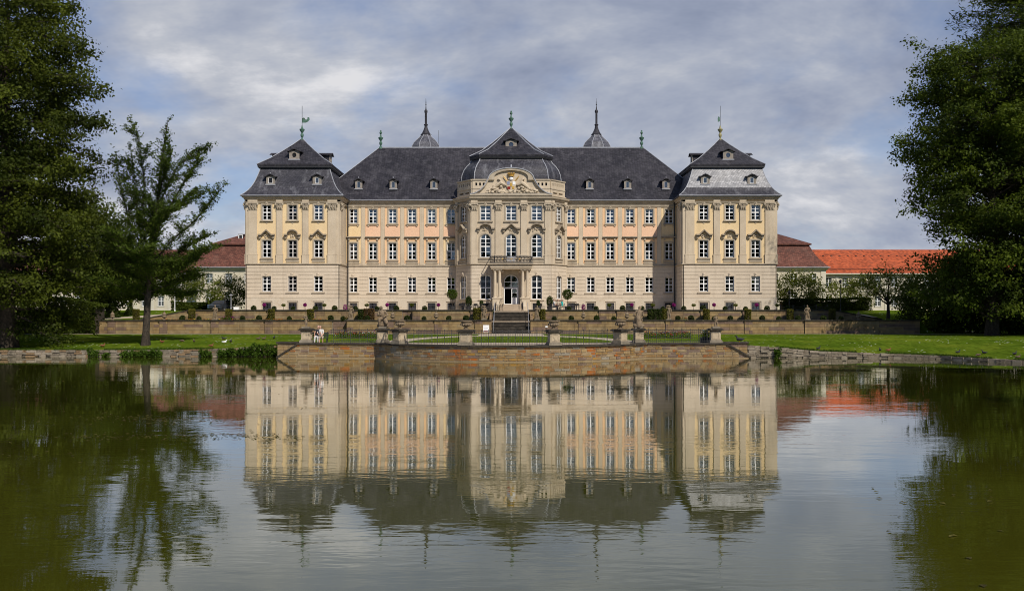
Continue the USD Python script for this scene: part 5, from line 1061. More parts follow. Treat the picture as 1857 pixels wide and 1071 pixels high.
for i, (a, l) in enumerate(cols):
    p = (px(a, 117.9), 117.9, MID - .02); lab = 'clipped yellowish column shrub by the upper wall, ' + l.replace('last of the four in a row, next', 'last of the four, next')
    if i == 0: move(cs, p); tag(cs, lab, group='clipped column shrubs on the terrace')
    elif a in (1180, 1188, 1197):
        lab = 'clipped green column shrub, ' + l.replace('of the four ', '')
        if cg is None: cg = column_shrub(1.25, 'leaf_box', 182, lab); move(cg, p); tag(cg, group='clipped column shrubs on the terrace')
        else: dup(cg, p, 40 * i, lab)
    else: dup(cs, p, 37 * i, lab, scale=(1.15, 1.15, 1.1) if a == 865 else None)
ca = None
for a, l in ((655, 'green one at the left of the group of three'), (665, 'brown middle one of the group of three'), (673, 'brown right-hand one of the group of three')):
    p = (px(a, 118), 118, MID - .02)
    if a == 655: dup(cg, p, 20, 'clipped column shrub, ' + l.replace('at the left of the group of three', 'left in the group of three by the flower bed'))
    elif ca is None: ca = column_shrub(1.3, 'leaf_rust', 183, 'clipped column shrub, ' + l.replace('at the left of the group of three', 'left in the group of three by the flower bed')); move(ca, p); tag(ca, group='clipped column shrubs on the terrace')
    else: dup(ca, p, 100, 'clipped column shrub, ' + l.replace('at the left of the group of three', 'left in the group of three by the flower bed'))
def ball_shrub(label):
    rng = np.random.default_rng(191); t = thing('ball_shrub', label, 'shrub'); d = rng.normal(size=(700, 3)); d /= np.linalg.norm(d, axis=1, keepdims=True)
    P = d * (.28 + rng.normal(0, .02, (700, 1))) + [0, 0, .27]; P = P[P[:, 2] > .02]
    obj('foliage', leaves(P, .10, rng), M['leaf_box'], t); obj('stem', MB().ball((0, 0, .25), .2, 1), M['earth'], t)
    return t
low = [180, 331, 361, 440, 470, 525, 558, 600, 622, 666, 738, 769, 814, 845, 1005, 1036, 1082, 1113, 1229, 1253, 1295, 1324, 1382, 1412, 1447, 1493, 1525]
lands = [(180, 'the left end of the lower wall'), (298, 'the weathered urn left'), (390, 'the far left statue'), (448, "the palace's left corner"), (492, 'a yellow column shrub left'), (563, 'the couple on the bench'), (636, 'the slim standing statue'), (694, 'the left kneeling statue'), (725, 'the left railing urn'), (792, 'the small urn left of the stairs'), (845, 'the urn left of the board'), (926, 'the garden stairs'), (1004, 'the urn right of the stairs'), (1058, 'the small urn right of the stairs'), (1125, 'the right railing urn'), (1158, 'the right kneeling statue'), (1213, 'the statue by the column shrubs'), (1297, 'the small corner statue'), (1356, 'a yellow column shrub right'), (1411, "the palace's right corner"), (1464, 'the shaded right statue'), (1525, 'the right slope')]
def near(a, used={}):
    n_, l = min(lands, key=lambda t: abs(t[0] - a)); d = a - n_
    w = 'above' if abs(d) < 4 else ('a little left of' if -16 < d < 0 else 'well left of' if d < 0 else 'a little right of' if d < 16 else 'well right of'); k = f'{w} {l}'
    used[k] = used.get(k, 0) + 1
    return k if used[k] == 1 else 'second one ' + k
bs = None
for i, a in enumerate(low):
    p = (px(a, 113.8), 113.75, MID - .02); lab = 'clipped box ball, lower wall, ' + near(a)
    if bs is None: bs = ball_shrub(lab); move(bs, p); tag(bs, group='clipped box balls on the terraces')
    else: dup(bs, p, 31 * i, lab, scale=1.0 + .1 * math.sin(i * 2.1))
for i, a in enumerate([460, 497, 531, 572, 607, 645, 684, 719, 770, 1032, 1081, 1129, 1164, 1202, 1240, 1275, 1315, 1352, 1391, 1427, 1502]):
    dup(bs, (px(a, 120.6), 120.6, TERR), 23 * i, 'clipped box ball, upper wall edge, ' + near(a, {}), scale=1.0 + .1 * math.cos(i * 1.7))
def standard(label, leaf, stem_h, r, seed, name='standard_shrub', pot=False, n=500, size=.09, cat='shrub', flat=1.0):
    rng = np.random.default_rng(seed); t = thing(name, label, cat); d = rng.normal(size=(n, 3)); d /= np.linalg.norm(d, axis=1, keepdims=True); o = .0
    if pot:
        o = .55; obj('planter', MB().lathe([(.01, 0), (.3, 0), (.36, .5), (.40, .5), (.40, .58), (.33, .58), (.3, .5), (.01, .5)], 14), M['iron'], t)
    obj('stem', MB().tube([(0, 0, o - .05), (.02, 0, o + stem_h * .5), (0, 0, o + stem_h + r * .6)], [.035, .028, .02], 6), M['bark'], t)
    obj('crown', leaves(d * (r * (rng.uniform(.55, 1.05, (n, 1)))) * [1, 1, flat] + [0, 0, o + stem_h + r * .75 * flat], size, rng), M[leaf], t)
    return t
def series(first, spots, D, z, lab, group):
    """the first prim goes to the first spot, copies to the others"""
    for i, (a, l) in enumerate(spots):
        p = (px(a, D), D, z)
        if i == 0: move(first, p); tag(first, lab + l, group=group)
        else: dup(first, p, 47 * i, lab + l, group)
g1 = standard('x', 'leaf_light', .55, .27, 201, flat=.65)
series(g1, [(514, 'between the first two left cellar windows'), (588, 'at the third left cellar window'), (665, 'before the second wing cellar window on the left'), (747, 'before the fourth wing cellar window on the left'), (1105, 'before the third right wing cellar window'), (1184, 'left of the dark downpipe corner'), (1258, 'left of the right pavilion cellar windows'), (1334, 'beside the middle cellar window of the right pavilion'), (1409, "at the palace's far right corner"), (646 + 1000 - 160, 'by the chain fence on the right')], 121.6, TERR, 'green standard tree, thin stem, ', 'green standards on the upper terrace')
g2 = standard('x', 'f_magenta', .55, .22, 202, name='flower_standard', cat='flower')
series(g2, [(479, 'left of the first cellar window'), (553, 'between the left pavilion cellar windows'), (702, 'at the third wing cellar window on the left'), (795, 'beside the shaded left wing end'), (1222, 'in the shaded corner of the right wing'), (1295, 'between the right pavilion cellar windows'), (1146, 'at the third wing cellar window on the right'), (1372, 'before the last cellar window on the right')], 121.4, TERR, 'magenta flower ball on a thin stem, ', 'magenta flower standards on the upper terrace')
g3 = standard('x', 'f_magenta', .05, .26, 203, name='flower_column', cat='flower', flat=1.7)
series(g3, [(626, 'by the downpipe left of the wing'), (1058, 'right of the dark cafe chairs')], 121.0, TERR, 'tall magenta flower bush, ', 'magenta flower bushes on the upper terrace')
g4 = standard('big round-headed potted tree before the shaded bay, left of the door', 'leaf_ginkgo', 1.0, .66, 204, name='potted_tree', pot=True, n=1600, size=.13, cat='tree')
move(g4, (px(820, 127), 127, TERR)); tag(g4, group='round-headed potted trees'); dup(g4, (px(1029, 127), 127, TERR), 70, 'big round-headed potted tree right of the people at the table')
g5 = standard('dense potted evergreen bush left of the curtained window', 'leaf_box', .05, .42, 205, name='potted_bush', pot=True, n=1500, size=.12, flat=1.7)
move(g5, (px(850, 128), 128, TERR)); tag(g5, group='potted evergreen bushes by the door'); dup(g5, (px(997, 128), 128, TERR), 70, 'dense potted evergreen bush left of the people at the table')
g6 = standard('pointed potted conifer left of the stairs', 'leaf_box', .05, .24, 206, name='potted_bush', pot=True, n=700, size=.1, flat=1.7)
move(g6, (px(873, 124), 124, TERR)); tag(g6, group='potted evergreen bushes by the door'); dup(g6, (px(976, 124), 124, TERR), 70, 'pointed potted conifer behind the statue right of the stairs')
# flower beds
def flower_bed(label, x0, x1, y0, y1, z, n, cols, h, seed, name='flower_bed', green='leaf_weed'):
    rng = np.random.default_rng(seed); t = thing(name, label, 'flower bed', ((x0 + x1) / 2, (y0 + y1) / 2, z)); tag(t, kind='stuff'); w, d = (x1 - x0) / 2, (y1 - y0) / 2
    obj('earth', MB().box(-w, w, -d, d, -.1, .03), M['earth'], t)
    P = lambda k, a, b: np.column_stack([rng.uniform(-w, w, k), rng.uniform(-d, d, k), rng.uniform(a, b, k)])
    obj('greenery', leaves(P(n * 3, .02, h * .9), .13, rng), M[green], t)
    for c in cols: obj('blossoms', leaves(cluster(P(max(3, n // len(cols) // 3), h * .55, h * 1.1), 3, (.05, .05, .03), rng), .15, rng, 1.2), M['f_' + c], t)
flower_bed('mixed flower bed behind the railing, left of the left kneeling statue', px(610, 96), px(690, 96), 95, 98, LAWN, 420, ['red', 'orange', 'yellow_f', 'white_f', 'violet', 'maroon', 'red'], .55, 211)
flower_bed('mixed flower bed behind the railing, right of the right kneeling statue', px(1166, 96), px(1254, 96), 95, 98, LAWN, 460, ['red', 'orange', 'yellow_f', 'white_f', 'violet', 'maroon', 'red', 'orange'], .55, 212)
flower_bed('strip of orange and yellow flowers on the lower wall, left half', px(282, 114.4), px(598, 114.4), 114.2, 114.8, MID, 900, ['orange', 'yellow_f', 'orange'], .14, 213)
flower_bed('dark red foliage plants on the lower wall right of the slim statue', px(1232, 114.4), px(1260, 114.4), 114.4, 115.6, MID, 60, ['red', 'maroon'], .35, 214)
flower_bed('reddish foliage plants on the lower wall left of the slim statue', px(620, 114.4), px(634, 114.4), 114.4, 115.6, MID, 60, ['orange', 'red', 'maroon'], .35, 215)
flower_bed('maroon bedding plants beside the far left column shrub', px(400, 114.6), px(424, 114.6), 114.4, 115.4, MID, 80, ['maroon', 'magenta'], .4, 216)
for i, (a, b, hh) in enumerate(((162, 178, .75), (188, 197, .3), (221, 233, .45), (236, 262, .5), (263, 294, .5), (363, 384, .5), (396, 424, .55), (424, 452, .6), (452, 478, .8), (478, 506, .75), (1405, 1415, .6))):
    rng = np.random.default_rng(220 + i); D = 84.0 if a < 1000 else 81.8; t = thing('bank_weed', 'leafy weeds growing on the stone bank, ' + ['beneath the reddish duck', 'smallest tuft at the left', 'small tuft left of the broad clump', 'broad clump, left part', 'broad clump under the slender tree', 'clump right of the slender tree', 'first clump of the long green row', 'second clump of the long green row', 'tall clump of the long green row', 'clump against the pond wall end', 'lone tuft on the right bank'][i], 'weeds', (px((a + b) / 2, D), D - .15, 0))
    w = (b - a) / 2 * D / FPX; k = int(260 * w + 60); c = rng.uniform(-1, 1, (k, 3)) * [w, .35, .5] + [0, 0, .5]; c[:, 2] = .05 + c[:, 2] * hh * (.35 + 1.3 * meshkit.fbm(np.column_stack([c[:, 0] * 3 + i, c[:, 0] * 0, c[:, 0] * 0]), 3))
    obj('leaves', leaves(cluster(c, 3, .05, rng), .17, rng), M['leaf_weed'], t); obj('stems', MB().tube([(0, 0, -.1), (0, .05, hh * .6)], .02, 5).tube([(0, 0, -.1), (w * .5, .05, hh * .5)], .02, 5), M['bark'], t)
# grass hanging over the banks
for lab, pts, sd in (('ragged grass along the top of the left bank', [(-46, 84.9), (-30, 84.5), (-18.7, 84.2)], 251), ('ragged grass along the top of the right bank', [(18.9, 82.3), (24.6, 82.3), (30.5, 81.4), (33.2, 79.7), (34.6, 76.1), (37.5, 73.1), (40.3, 68.4)], 252)):
    rng = np.random.default_rng(sd); ln = LineString(pts); n = 9000; P = np.array([ln.interpolate(s_).coords[0] for s_ in rng.random(n) * ln.length]); P = P[meshkit.fbm(np.column_stack([P * .5, P[:, 0] * 0]), 3) > .38]; n = len(P)
    P[:, 1] += rng.normal(.12, .16, n); z = bank_top(P[:, 0]) + .01; h = rng.uniform(.06, .20, n); a = rng.uniform(0, 2 * PI, n); ln_ = np.column_stack([rng.normal(0, .05, n), rng.normal(-.05, .06, n)])
    B = np.column_stack([P, z]); dx = np.column_stack([np.cos(a), np.sin(a), a * 0]) * .022; T = B + np.column_stack([ln_, h])
    v = np.stack([B - dx, B + dx, T], 1).reshape(-1, 3); tag(obj('bank_grass', (v, np.arange(3 * n).reshape(-1, 3)), M['leaf_weed']), lab, 'grass', kind='stuff')
# floating leaves on the pond, left
rng = np.random.default_rng(240); n = 700
fx = np.concatenate([rng.uniform(-34, -8, 370), rng.normal(-12.5, 1.3, 120), rng.uniform(6, 12, 40), rng.normal(-10, 2.0, 170)]); fy = np.concatenate([rng.uniform(22, 78, 370), rng.normal(36, .8, 120), rng.uniform(14, 22, 40), rng.normal(31, .5, 170)])
v, f = leaves(np.column_stack([fx, fy, np.full(n, .012)]), .13, rng, 40); v[:, 2] = np.clip(v[:, 2], .006, .03)
t = obj('floating_leaves', (v, f), leaf_mat('floating_leaf', (0.10, 0.085, 0.02), (0.22, 0.20, 0.05), 1.0)); tag(t, 'scattered fallen leaves floating on the left of the pond', kind='stuff', cat='leaves')

# the wooded near shore behind the viewpoint, which the palace windows mirror
_src = stage.GetPrimAtPath('/World/park_tree_001')
for i, xx in enumerate((-64, -52, -40, -28, -17, -5, 6, 18, 29, 41, 53, 65)):
    dup(_src, (xx + (i * 37 % 5), -46 - 9 * (i % 2) - (i * 53 % 5), .6), 50 * i, 'tall park tree on the near shore, seen only mirrored in the windows', 'trees on the near shore', scale=.84 + .06 * (i % 3))
# ------------------------------------------------------------------ service buildings beside the palace
M['cream'] = mat('cream_render', (0.50, 0.45, 0.345), (0.58, 0.53, 0.42), 0.4, bump=0.1, streak=((0.40, 0.34, 0.25), 0.3))
M['quoin'] = mat('pale_quoin', (0.50, 0.46, 0.37), (0.57, 0.53, 0.44), 0.6, bump=0.1)
def far_window(fr, u, z0, z1, w, par):
    op = sbox(u - w / 2, z0, u + w / 2, z1); b = unary_union([op.difference(op.buffer(-.07, join_style=2)), sbox(u - .05, z0, u + .05, z1), sbox(u - w / 2, (z0 + z1) / 2 - .05, u + w / 2, (z0 + z1) / 2 + .05), sbox(u - w / 2, z0 + (z1 - z0) * .75 - .02, u + w / 2, z0 + (z1 - z0) * .75 + .02)]).intersection(op)
    win = obj('window', fr.map(extr(b, -.2, -.13)), M['white'], par)
    obj('pane', fr.map(extr(op, -.18, -.175)), M['glass'], win); obj('surround', fr.map(extr(op.buffer(.16, join_style=2).difference(op), -.13, .06)), M['quoin'], win)
    return op
def service(s, label1, label2, roof2):
    gz = 3.2; Y1, Y2 = 172.0, 178.0
    t = thing('service_building', label1, 'building'); a, b = (30.0, 52.6) if s > 0 else (-52.6, -30.0)
    ring = [(a, Y1), (b, Y1), (b, 190.0), (a, 190.0)]; fr = Fr((0, Y1), (1, 0)); ops = []
    for k in range(7):
        u = s * (50.4 - 3.2 * k)
        for z0, z1 in ((8.3, 9.9), (5.0, 6.8)): ops.append(far_window(fr, u, z0, z1, 1.1, t))
    obj('wall', fr.map(extr(sbox(a, gz, b, 11.0).difference(unary_union(ops)), -.4, 0)), M['cream'], t)
    obj('wall', loft([ring3([(a, Y1 + .4), (b, Y1 + .4), (b, 190.0), (a, 190.0)], -.02, z) for z in (gz, 11.0)], False, False), M['cream'], t)
    obj('room_wall', MB().box(a + 1, b - 1, Y1 + 2, Y1 + 2.2, gz, 11), M['room'], t)
    for u in ((b - .45, a + .45) if s > 0 else (a + .45, b - .45)): obj('quoin', fr.map(MB().box(u - .4, u + .4, 0, .1, gz, 10.6)), M['quoin'], t)
    obj('cornice', prof_ring(ring, [(0, 10.4), (.2, 10.5), (.35, 10.8), (.35, 10.95), (0, 11.0)]), M['quoin'], t)
    pr = [(-.55, 10.85), (-.5, 10.98), (.1, 11.5), (.9, 12.4), (1.6, 13.5), (2.2, 14.75)]
    obj('mansard_roof', loft([ring3(ring, -o, z) for o, z in pr]), M['brown_tile'], t)
    obj('upper_roof', loft([ring3(ring, -o, z) for o, z in ((2.2, 14.72), (1.85, 14.8), (1.85, 15.0), (5.3, 16.5), (8.8, 18.0))]), M['brown_tile'], t)
    obj('gutter', MB().tube([(a - .55, Y1 - .6, 10.9), (b + .55, Y1 - .6, 10.9)], .08, 6), M['lead'], t)
    if s < 0: 
        f2 = Fr((px(441, 178), Y1 + 4.3), (1, 0)); d = obj('dormer', f2.map(MB().box(-.45, .45, -1.6, 0, 15.7, 16.8)), M['iron'], t); obj('window_frame', f2.map(extr(sbox(-.38, 15.8, .38, 16.7).difference(sbox(-.25, 15.92, .25, 16.6)), .0, .05)), M['white'], d)
    t = thing('service_wing', label2, 'building'); a, b = (52.65, 96.0) if s > 0 else (-96.0, -52.65)
    fr = Fr((0, Y2), (1, 0)); ops = []
    for k in range(14):
        u = s * (54.9 + 2.83 * k)
        if abs(u) > 93: break
        for z0, z1 in ((7.8, 9.35), (4.5, 6.2)): ops.append(far_window(fr, u, z0, z1, 1.0, t))
        obj('lesene', fr.map(MB().box(u + 1.41 - .25, u + 1.41 + .25, 0, .08, gz - 1, 9.9)), M['quoin'], t)
    obj('wall', fr.map(extr(sbox(a, gz - 1.5, b, 10.2).difference(unary_union(ops)), -.4, 0)), M['cream'], t)
    obj('string_course', fr.map(MB().box(a, b, 0, .12, 7.0, 7.15)), M['quoin'], t)
    obj('room_wall', MB().box(a + 1, b - 1, Y2 + 2, Y2 + 2.2, gz, 10.2), M['room'], t)
    v = np.array([[a, Y2 - .5, 10.05], [b, Y2 - .5, 10.05], [b, Y2 + 12.5, 10.05], [a, Y2 + 12.5, 10.05], [a, Y2 + 6, 14.6], [b, Y2 + 6, 14.6], [a, Y2 - .5, 9.95], [b, Y2 - .5, 9.95], [b, Y2 + 12.5, 9.95], [a, Y2 + 12.5, 9.95]])
    obj('roof', (v, np.array([[0, 1, 5], [0, 5, 4], [2, 3, 4], [2, 4, 5], [0, 4, 3], [1, 2, 5], [6, 8, 7], [6, 9, 8], [0, 6, 7], [0, 7, 1]])), M[roof2], t)
    obj('gutter', MB().tube([(a, Y2 - .58, 10.02), (b, Y2 - .58, 10.02)], .11, 8), M['quoin' if s > 0 else 'lead'], t)
    if s > 0:
        g = MB()
        for k in range(30): g.box(a + 1 + 1.45 * k, a + 1.25 + 1.45 * k, Y2 + 4.1, Y2 + 4.4, 13.25, 13.5)
        tag(obj('snow_guards', g, M['brown_tile'], t), kind='stuff')
        obj('snow_rail', MB().tube([(a, Y2 + .35, 10.95), (b, Y2 + .35, 10.95)], .06, 5), M['brown_tile'], t)
service(1, 'cream service building with brown mansard roof behind the right corner', 'long cream building under a bright orange tiled roof', 'orange_tile')
service(-1, 'cream service building with brown mansard roof behind the left corner', 'long cream wing under an old brown roof behind the left trees', 'brown_tile')
# ------------------------------------------------------------------ pedestals, urns, statues
def pedestal(label, x, y, z, rz=0, group='pedestals along the railing'):
    t = thing('pedestal', label, 'pedestal', (x, y, z), rz, group)
    obj('base', MB().box(-.50, .50, -.50, .50, 0, .16).box(-.45, .45, -.45, .45, .16, .25), M['s_grey'], t)
    b = obj('die', MB().box(-.37, .37, -.37, .37, .25, .92), M['pedestal'], t)
    for k in range(4):
        a = k * PI / 2; fr = Fr((.37 * math.sin(a), -.37 * math.cos(a)), (math.cos(a), math.sin(a)))
        obj('panel_frame', fr.map(extr(sbox(-.29, .31, .29, .86).difference(sbox(-.22, .38, .22, .79)), 0, .025)), M['pedestal'], b)
    obj('cap', MB().box(-.43, .43, -.43, .43, .92, .98).box(-.55, .55, -.55, .55, .98, 1.10).box(-.48, .48, -.48, .48, 1.10, 1.15), M['coping'], t)
    return t
def urn(label, x, y, z, s=1.0, group='stone urns on the railing pedestals'):
    t = thing('stone_urn', label, 'urn', (x, y, z), 0, group, scale=s)
    obj('foot', MB().box(-.22, .22, -.22, .22, 0, .06).lathe([(.18, .06), (.19, .10), (.10, .16), (.10, .2)], 14), M['statue'], t)
    b = obj('bowl', MB().lathe([(.10, .2), (.24, .24), (.36, .34), (.38, .42), (.33, .50), (.36, .56), (.45, .60), (.45, .66), (.38, .66), (.3, .55), (.01, .5)], 20), M['statue'], t, smooth=35)
    g = MB()
    for k in range(12): a = k * PI / 6; g.ball((.36 * math.cos(a), .36 * math.sin(a), .38), (.06, .06, .10), 1)
    obj('relief', g, M['statue'], b)
    return t
def hull_chain(bones):
    parts = []
    for (p0, r0, p1, r1) in bones:
        a = Manifold.sphere(r0, 12).translate([float(c) for c in p0]); b = Manifold.sphere(r1, 12).translate([float(c) for c in p1]); parts.append((a + b).hull())
    return Manifold.batch_boolean(parts, manifold3d.OpType.Add)
def smooth_man(m, edge=.06, it=6):
    m = m.refine_to_length(edge); me = m.to_mesh(); t = trimesh.Trimesh(me.vert_properties[:, :3], me.tri_verts, process=True)
    trimesh.smoothing.filter_taubin(t, iterations=it); return t
def statue_mesh(seed, H=1.35, pose='robe', arm=0):
    """a weathered draped figure, about H tall, standing at the origin"""
    rng = np.random.default_rng(seed); k = H / 1.75; sw = rng.uniform(-.08, .08); hip = np.array([sw, 0, .95]); chest = np.array([-sw * .6, -.02, 1.32]); neck = chest + [0, 0, .18]; head = neck + [sw * .5, -.03, .17]
    shL, shR = chest + [-.21, 0, .1], chest + [.21, 0, .1]; B = [(hip, .17, chest, .19), (chest, .17, neck, .075), (neck, .07, head, .105), (shL, .085, shR, .085), (head, .11, head + [0, .03, .05], .11)]
    if pose == 'kneel':
        hip = np.array([.05, .05, .62]); chest = np.array([-.06, -.05, 1.02]); neck = chest + [-.02, -.02, .18]; head = neck + [-.03, -.04, .17]; shL, shR = chest + [-.21, 0, .08], chest + [.21, 0, .08]
        B = [(hip, .2, chest, .2), (chest, .17, neck, .08), (neck, .07, head, .115), (shL, .09, shR, .09), (hip + [-.1, 0, 0], .15, [-.22, -.32, .55], .11), ([-.22, -.32, .55], .11, [-.2, -.2, .08], .08), (hip + [.1, 0, 0], .16, [.28, -.2, .3], .12), ([.28, -.2, .3], .11, [.1, .2, .1], .09), ([-.25, .1, .1], .16, [.25, .1, .1], .18), ([0, .15, .1], .22, [.05, .15, .6], .2)]
        B += [(shL, .075, [-.33, -.12, .82], .06), ([-.33, -.12, .82], .06, [-.1, -.28, .88], .05), (shR, .075, [.36, -.05, .85], .06), ([.36, -.05, .85], .06, [.14, -.28, .72], .05)]
    else:
        B += [(hip + [-.09, 0, 0], .14, [-.12, -.04, .5], .11), ([-.12, -.04, .5], .11, [-.12, 0, .06], .08), (hip + [.09, 0, 0], .14, [.16, -.07, .5], .11), ([.16, -.07, .5], .11, [.14, -.02, .06], .08), ([-.16, -.08, .05], .07, [.2, -.1, .05], .07), ([0, .12, .05], .2, [0, .1, .9], .16)]
        if pose == 'robe': B += [(hip, .2, [-.2, .02, .12], .15), (hip, .2, [.2, .02, .12], .15), (chest + [.1, -.1, 0], .12, [-.18, -.1, .75], .11)]
        up = [([-.36, -.1, 1.2], [-.2, -.3, 1.35]), ([-.4, -.05, 1.5], [-.28, -.15, 1.75]), ([-.38, 0, 1.15], [-.3, -.15, .95])][arm % 3]
        B += [(shL, .075, up[0], .06), (up[0], .06, up[1], .05), (shR, .075, [.36, -.02, 1.15], .06), ([.36, -.02, 1.15], .06, [.24, -.22, 1.0], .05)]
        if arm == 1: B += [(head + [-.2, .02, .05], .1, head + [.16, .02, .0], .08)]
    m = smooth_man(hull_chain(B), .07, 4); v = np.array(m.vertices) * k; nrm = m.vertex_normals
    v = v + nrm * ((meshkit.fbm(v * [7, 7, 3.2] + seed, 3) - .5) * .10)[:, None]
    return v, np.array(m.faces)
def statue(label, x, y, z, seed, H=1.35, pose='robe', arm=0, rz=0, plinth=.12):
    t = thing('statue', label, 'statue', (x, y, z), rz)
    obj('plinth', MB().box(-.3, .3, -.28, .28, 0, plinth), M['s_grey'], t); v, f = statue_mesh(seed, H, pose, arm); v[:, 2] += plinth - .02
    obj('figure', (v, f), M['statue'], t, smooth=True)
GZ_ = COPE
def on_arc(a): 
    x = px(a, 76.5)
    for _ in range(4): D = BY0 - math.sqrt((BR - .3) ** 2 - x * x); x = px(a, D)
    return x, D, math.degrees(math.asin(x / (BR - .3)))
for a, l in ((725, 'left of the lawn panel'), (845, 'left of the stairs'), (1004, 'right of the stairs'), (1125, 'right of the lawn panel')):
    x, y, ang = on_arc(a); pedestal('railing pedestal under a bowl urn, ' + l, x, y, GZ_ - .02, ang); urn('broad weathered bowl urn on the railing pedestal ' + l, x, y, GZ_ + 1.13, 1.0)
for a, l, pose in ((694, 'left kneeling', 'kneel'), (1158, 'right kneeling', 'kneel')):
    pedestal(f'railing pedestal under the {l} statue where the wall turns', px(a, 82.0), 82.0, GZ_ - .02); statue(f'large {l} stone statue on the railing pedestal', px(a, 82.0), 82.0, GZ_ + 1.13, 300 + a, 1.95, pose, rz=(0 if a < 900 else 180))
for a, l, r in ((556, 'left', 1), (1297, 'right', 2)):
    pedestal(f'corner pedestal at the {l} end of the railing', px(a, 81.7), 81.7, GZ_ - .02); 
statue('small dark putto statue leaning on the left corner pedestal', px(555, 81.7), 81.7, GZ_ + 1.13, 311, .85, 'stand', 1); statue('small putto statue on the right corner pedestal', px(1298, 81.7), 81.7, GZ_ + 1.13, 312, .95, 'stand', 0)
for a, l, sd, pose, arm in ((636, 'slim standing statue on the lower wall behind the flower bed', 321, 'robe', 1), (390, 'robed statue on the lower wall at the far left', 322, 'robe', 0), (1213, 'standing statue on the lower wall beside four column shrubs', 323, 'stand', 1), (1464, 'robed statue on the lower wall in the right-hand shade', 324, 'robe', 2), (878, 'leafy weathered statue left of the garden stairs', 325, 'robe', 1), (974, 'leafy weathered statue right of the garden stairs', 326, 'robe', 0)):
    statue(l, px(a, 114.4 if a not in (878, 974) else 117.4), 114.4 if a not in (878, 974) else 117.4, MID - .02, sd, 1.5, pose, arm, plinth=.2)
for a, l in ((712, 'right of the left kneeling statue'), (791, 'left of the stairs before the upper wall'), (1058, 'right of the stairs before the upper wall'), (1137, 'left of the right kneeling statue'), (298, 'behind the slender tree trunk'), (204, 'at the left end of the lower wall'), (1557, 'in the shade at the right end of the wall')):
    t = thing('garden_vase', 'small lidded stone vase, ' + l, 'vase', (px(a, 114.3), 114.3, MID - .02), 0, 'lidded vases on the lower terrace wall')
    obj('foot', MB().box(-.24, .24, -.24, .24, 0, .1).lathe([(.2, .1), (.16, .16), (.08, .24), (.09, .3)], 12), M['statue'], t)
    obj('body', MB().lathe([(.09, .3), (.22, .38), (.26, .5), (.22, .6), (.16, .66), (.2, .7), (.24, .72), (.16, .78)], 16), M['statue'], t, smooth=40)
    obj('lid', MB().lathe([(.24, .73), (.2, .8), (.12, .9), (.06, .95), (.09, 1.02), (.02, 1.08)], 12), M['statue'], t, smooth=40)
# ------------------------------------------------------------------ iron railing
def railing(label, pts, n_bars):
    t = thing('railing', label, 'railing', group='iron railing sections on the pond wall'); p = np.array(pts, float); cum = np.r_[0, np.cumsum(np.linalg.norm(np.diff(p, axis=0), axis=1))]
    at = lambda s: np.array([np.interp(s, cum, p[:, 0]), np.interp(s, cum, p[:, 1])])
    zb = GZ_
    for z in (.12, .86, 1.02): obj('rail', MB().tube([(x, y, zb + z) for x, y in p], .018 if z != 1.02 else .024, 5), M['iron'], t)
    for k in range(n_bars):
        x, y = at(cum[-1] * (k + .5) / n_bars); main = k % 4 == 1
        b = MB().tube([(x, y, zb - .02), (x, y, zb + (1.1 if main else 1.02))], .022 if main else .010, 5)
        if main: b.ball((x, y, zb + .55), (.045, .045, .07), 1).ball((x, y, zb + 1.1), .035, 1)
        obj('post' if main else 'bar', b, M['iron'], t)
def arc_pts(a, b): 
    xa, xb = on_arc(a)[0], on_arc(b)[0]; return [(x, BY0 - math.sqrt((BR - .3) ** 2 - x * x)) for x in np.linspace(xa, xb, 14)]
railing('straight iron railing before the left flower bed', [(px(599, 81.3), 81.3), (px(684, 81.3), 81.3)], 22)
railing('curved iron railing between the left kneeling statue and the left urn', [(px(700, 81.6), 81.6)] + arc_pts(700, 714), 10)
railing('curved iron railing between the two urns left of the stairs', arc_pts(736, 833), 34)
railing('curved iron railing across the middle, before the stairs', arc_pts(857, 992), 44)
railing('curved iron railing between the two urns right of the stairs', arc_pts(1016, 1113), 34)
railing('curved iron railing between the right urn and the right kneeling statue', arc_pts(1137, 1152) + [(px(1151, 81.6), 81.6)], 10)
railing('straight iron railing before the right flower bed', [(px(1170, 81.3), 81.3), (px(1284, 81.3), 81.3)], 30)
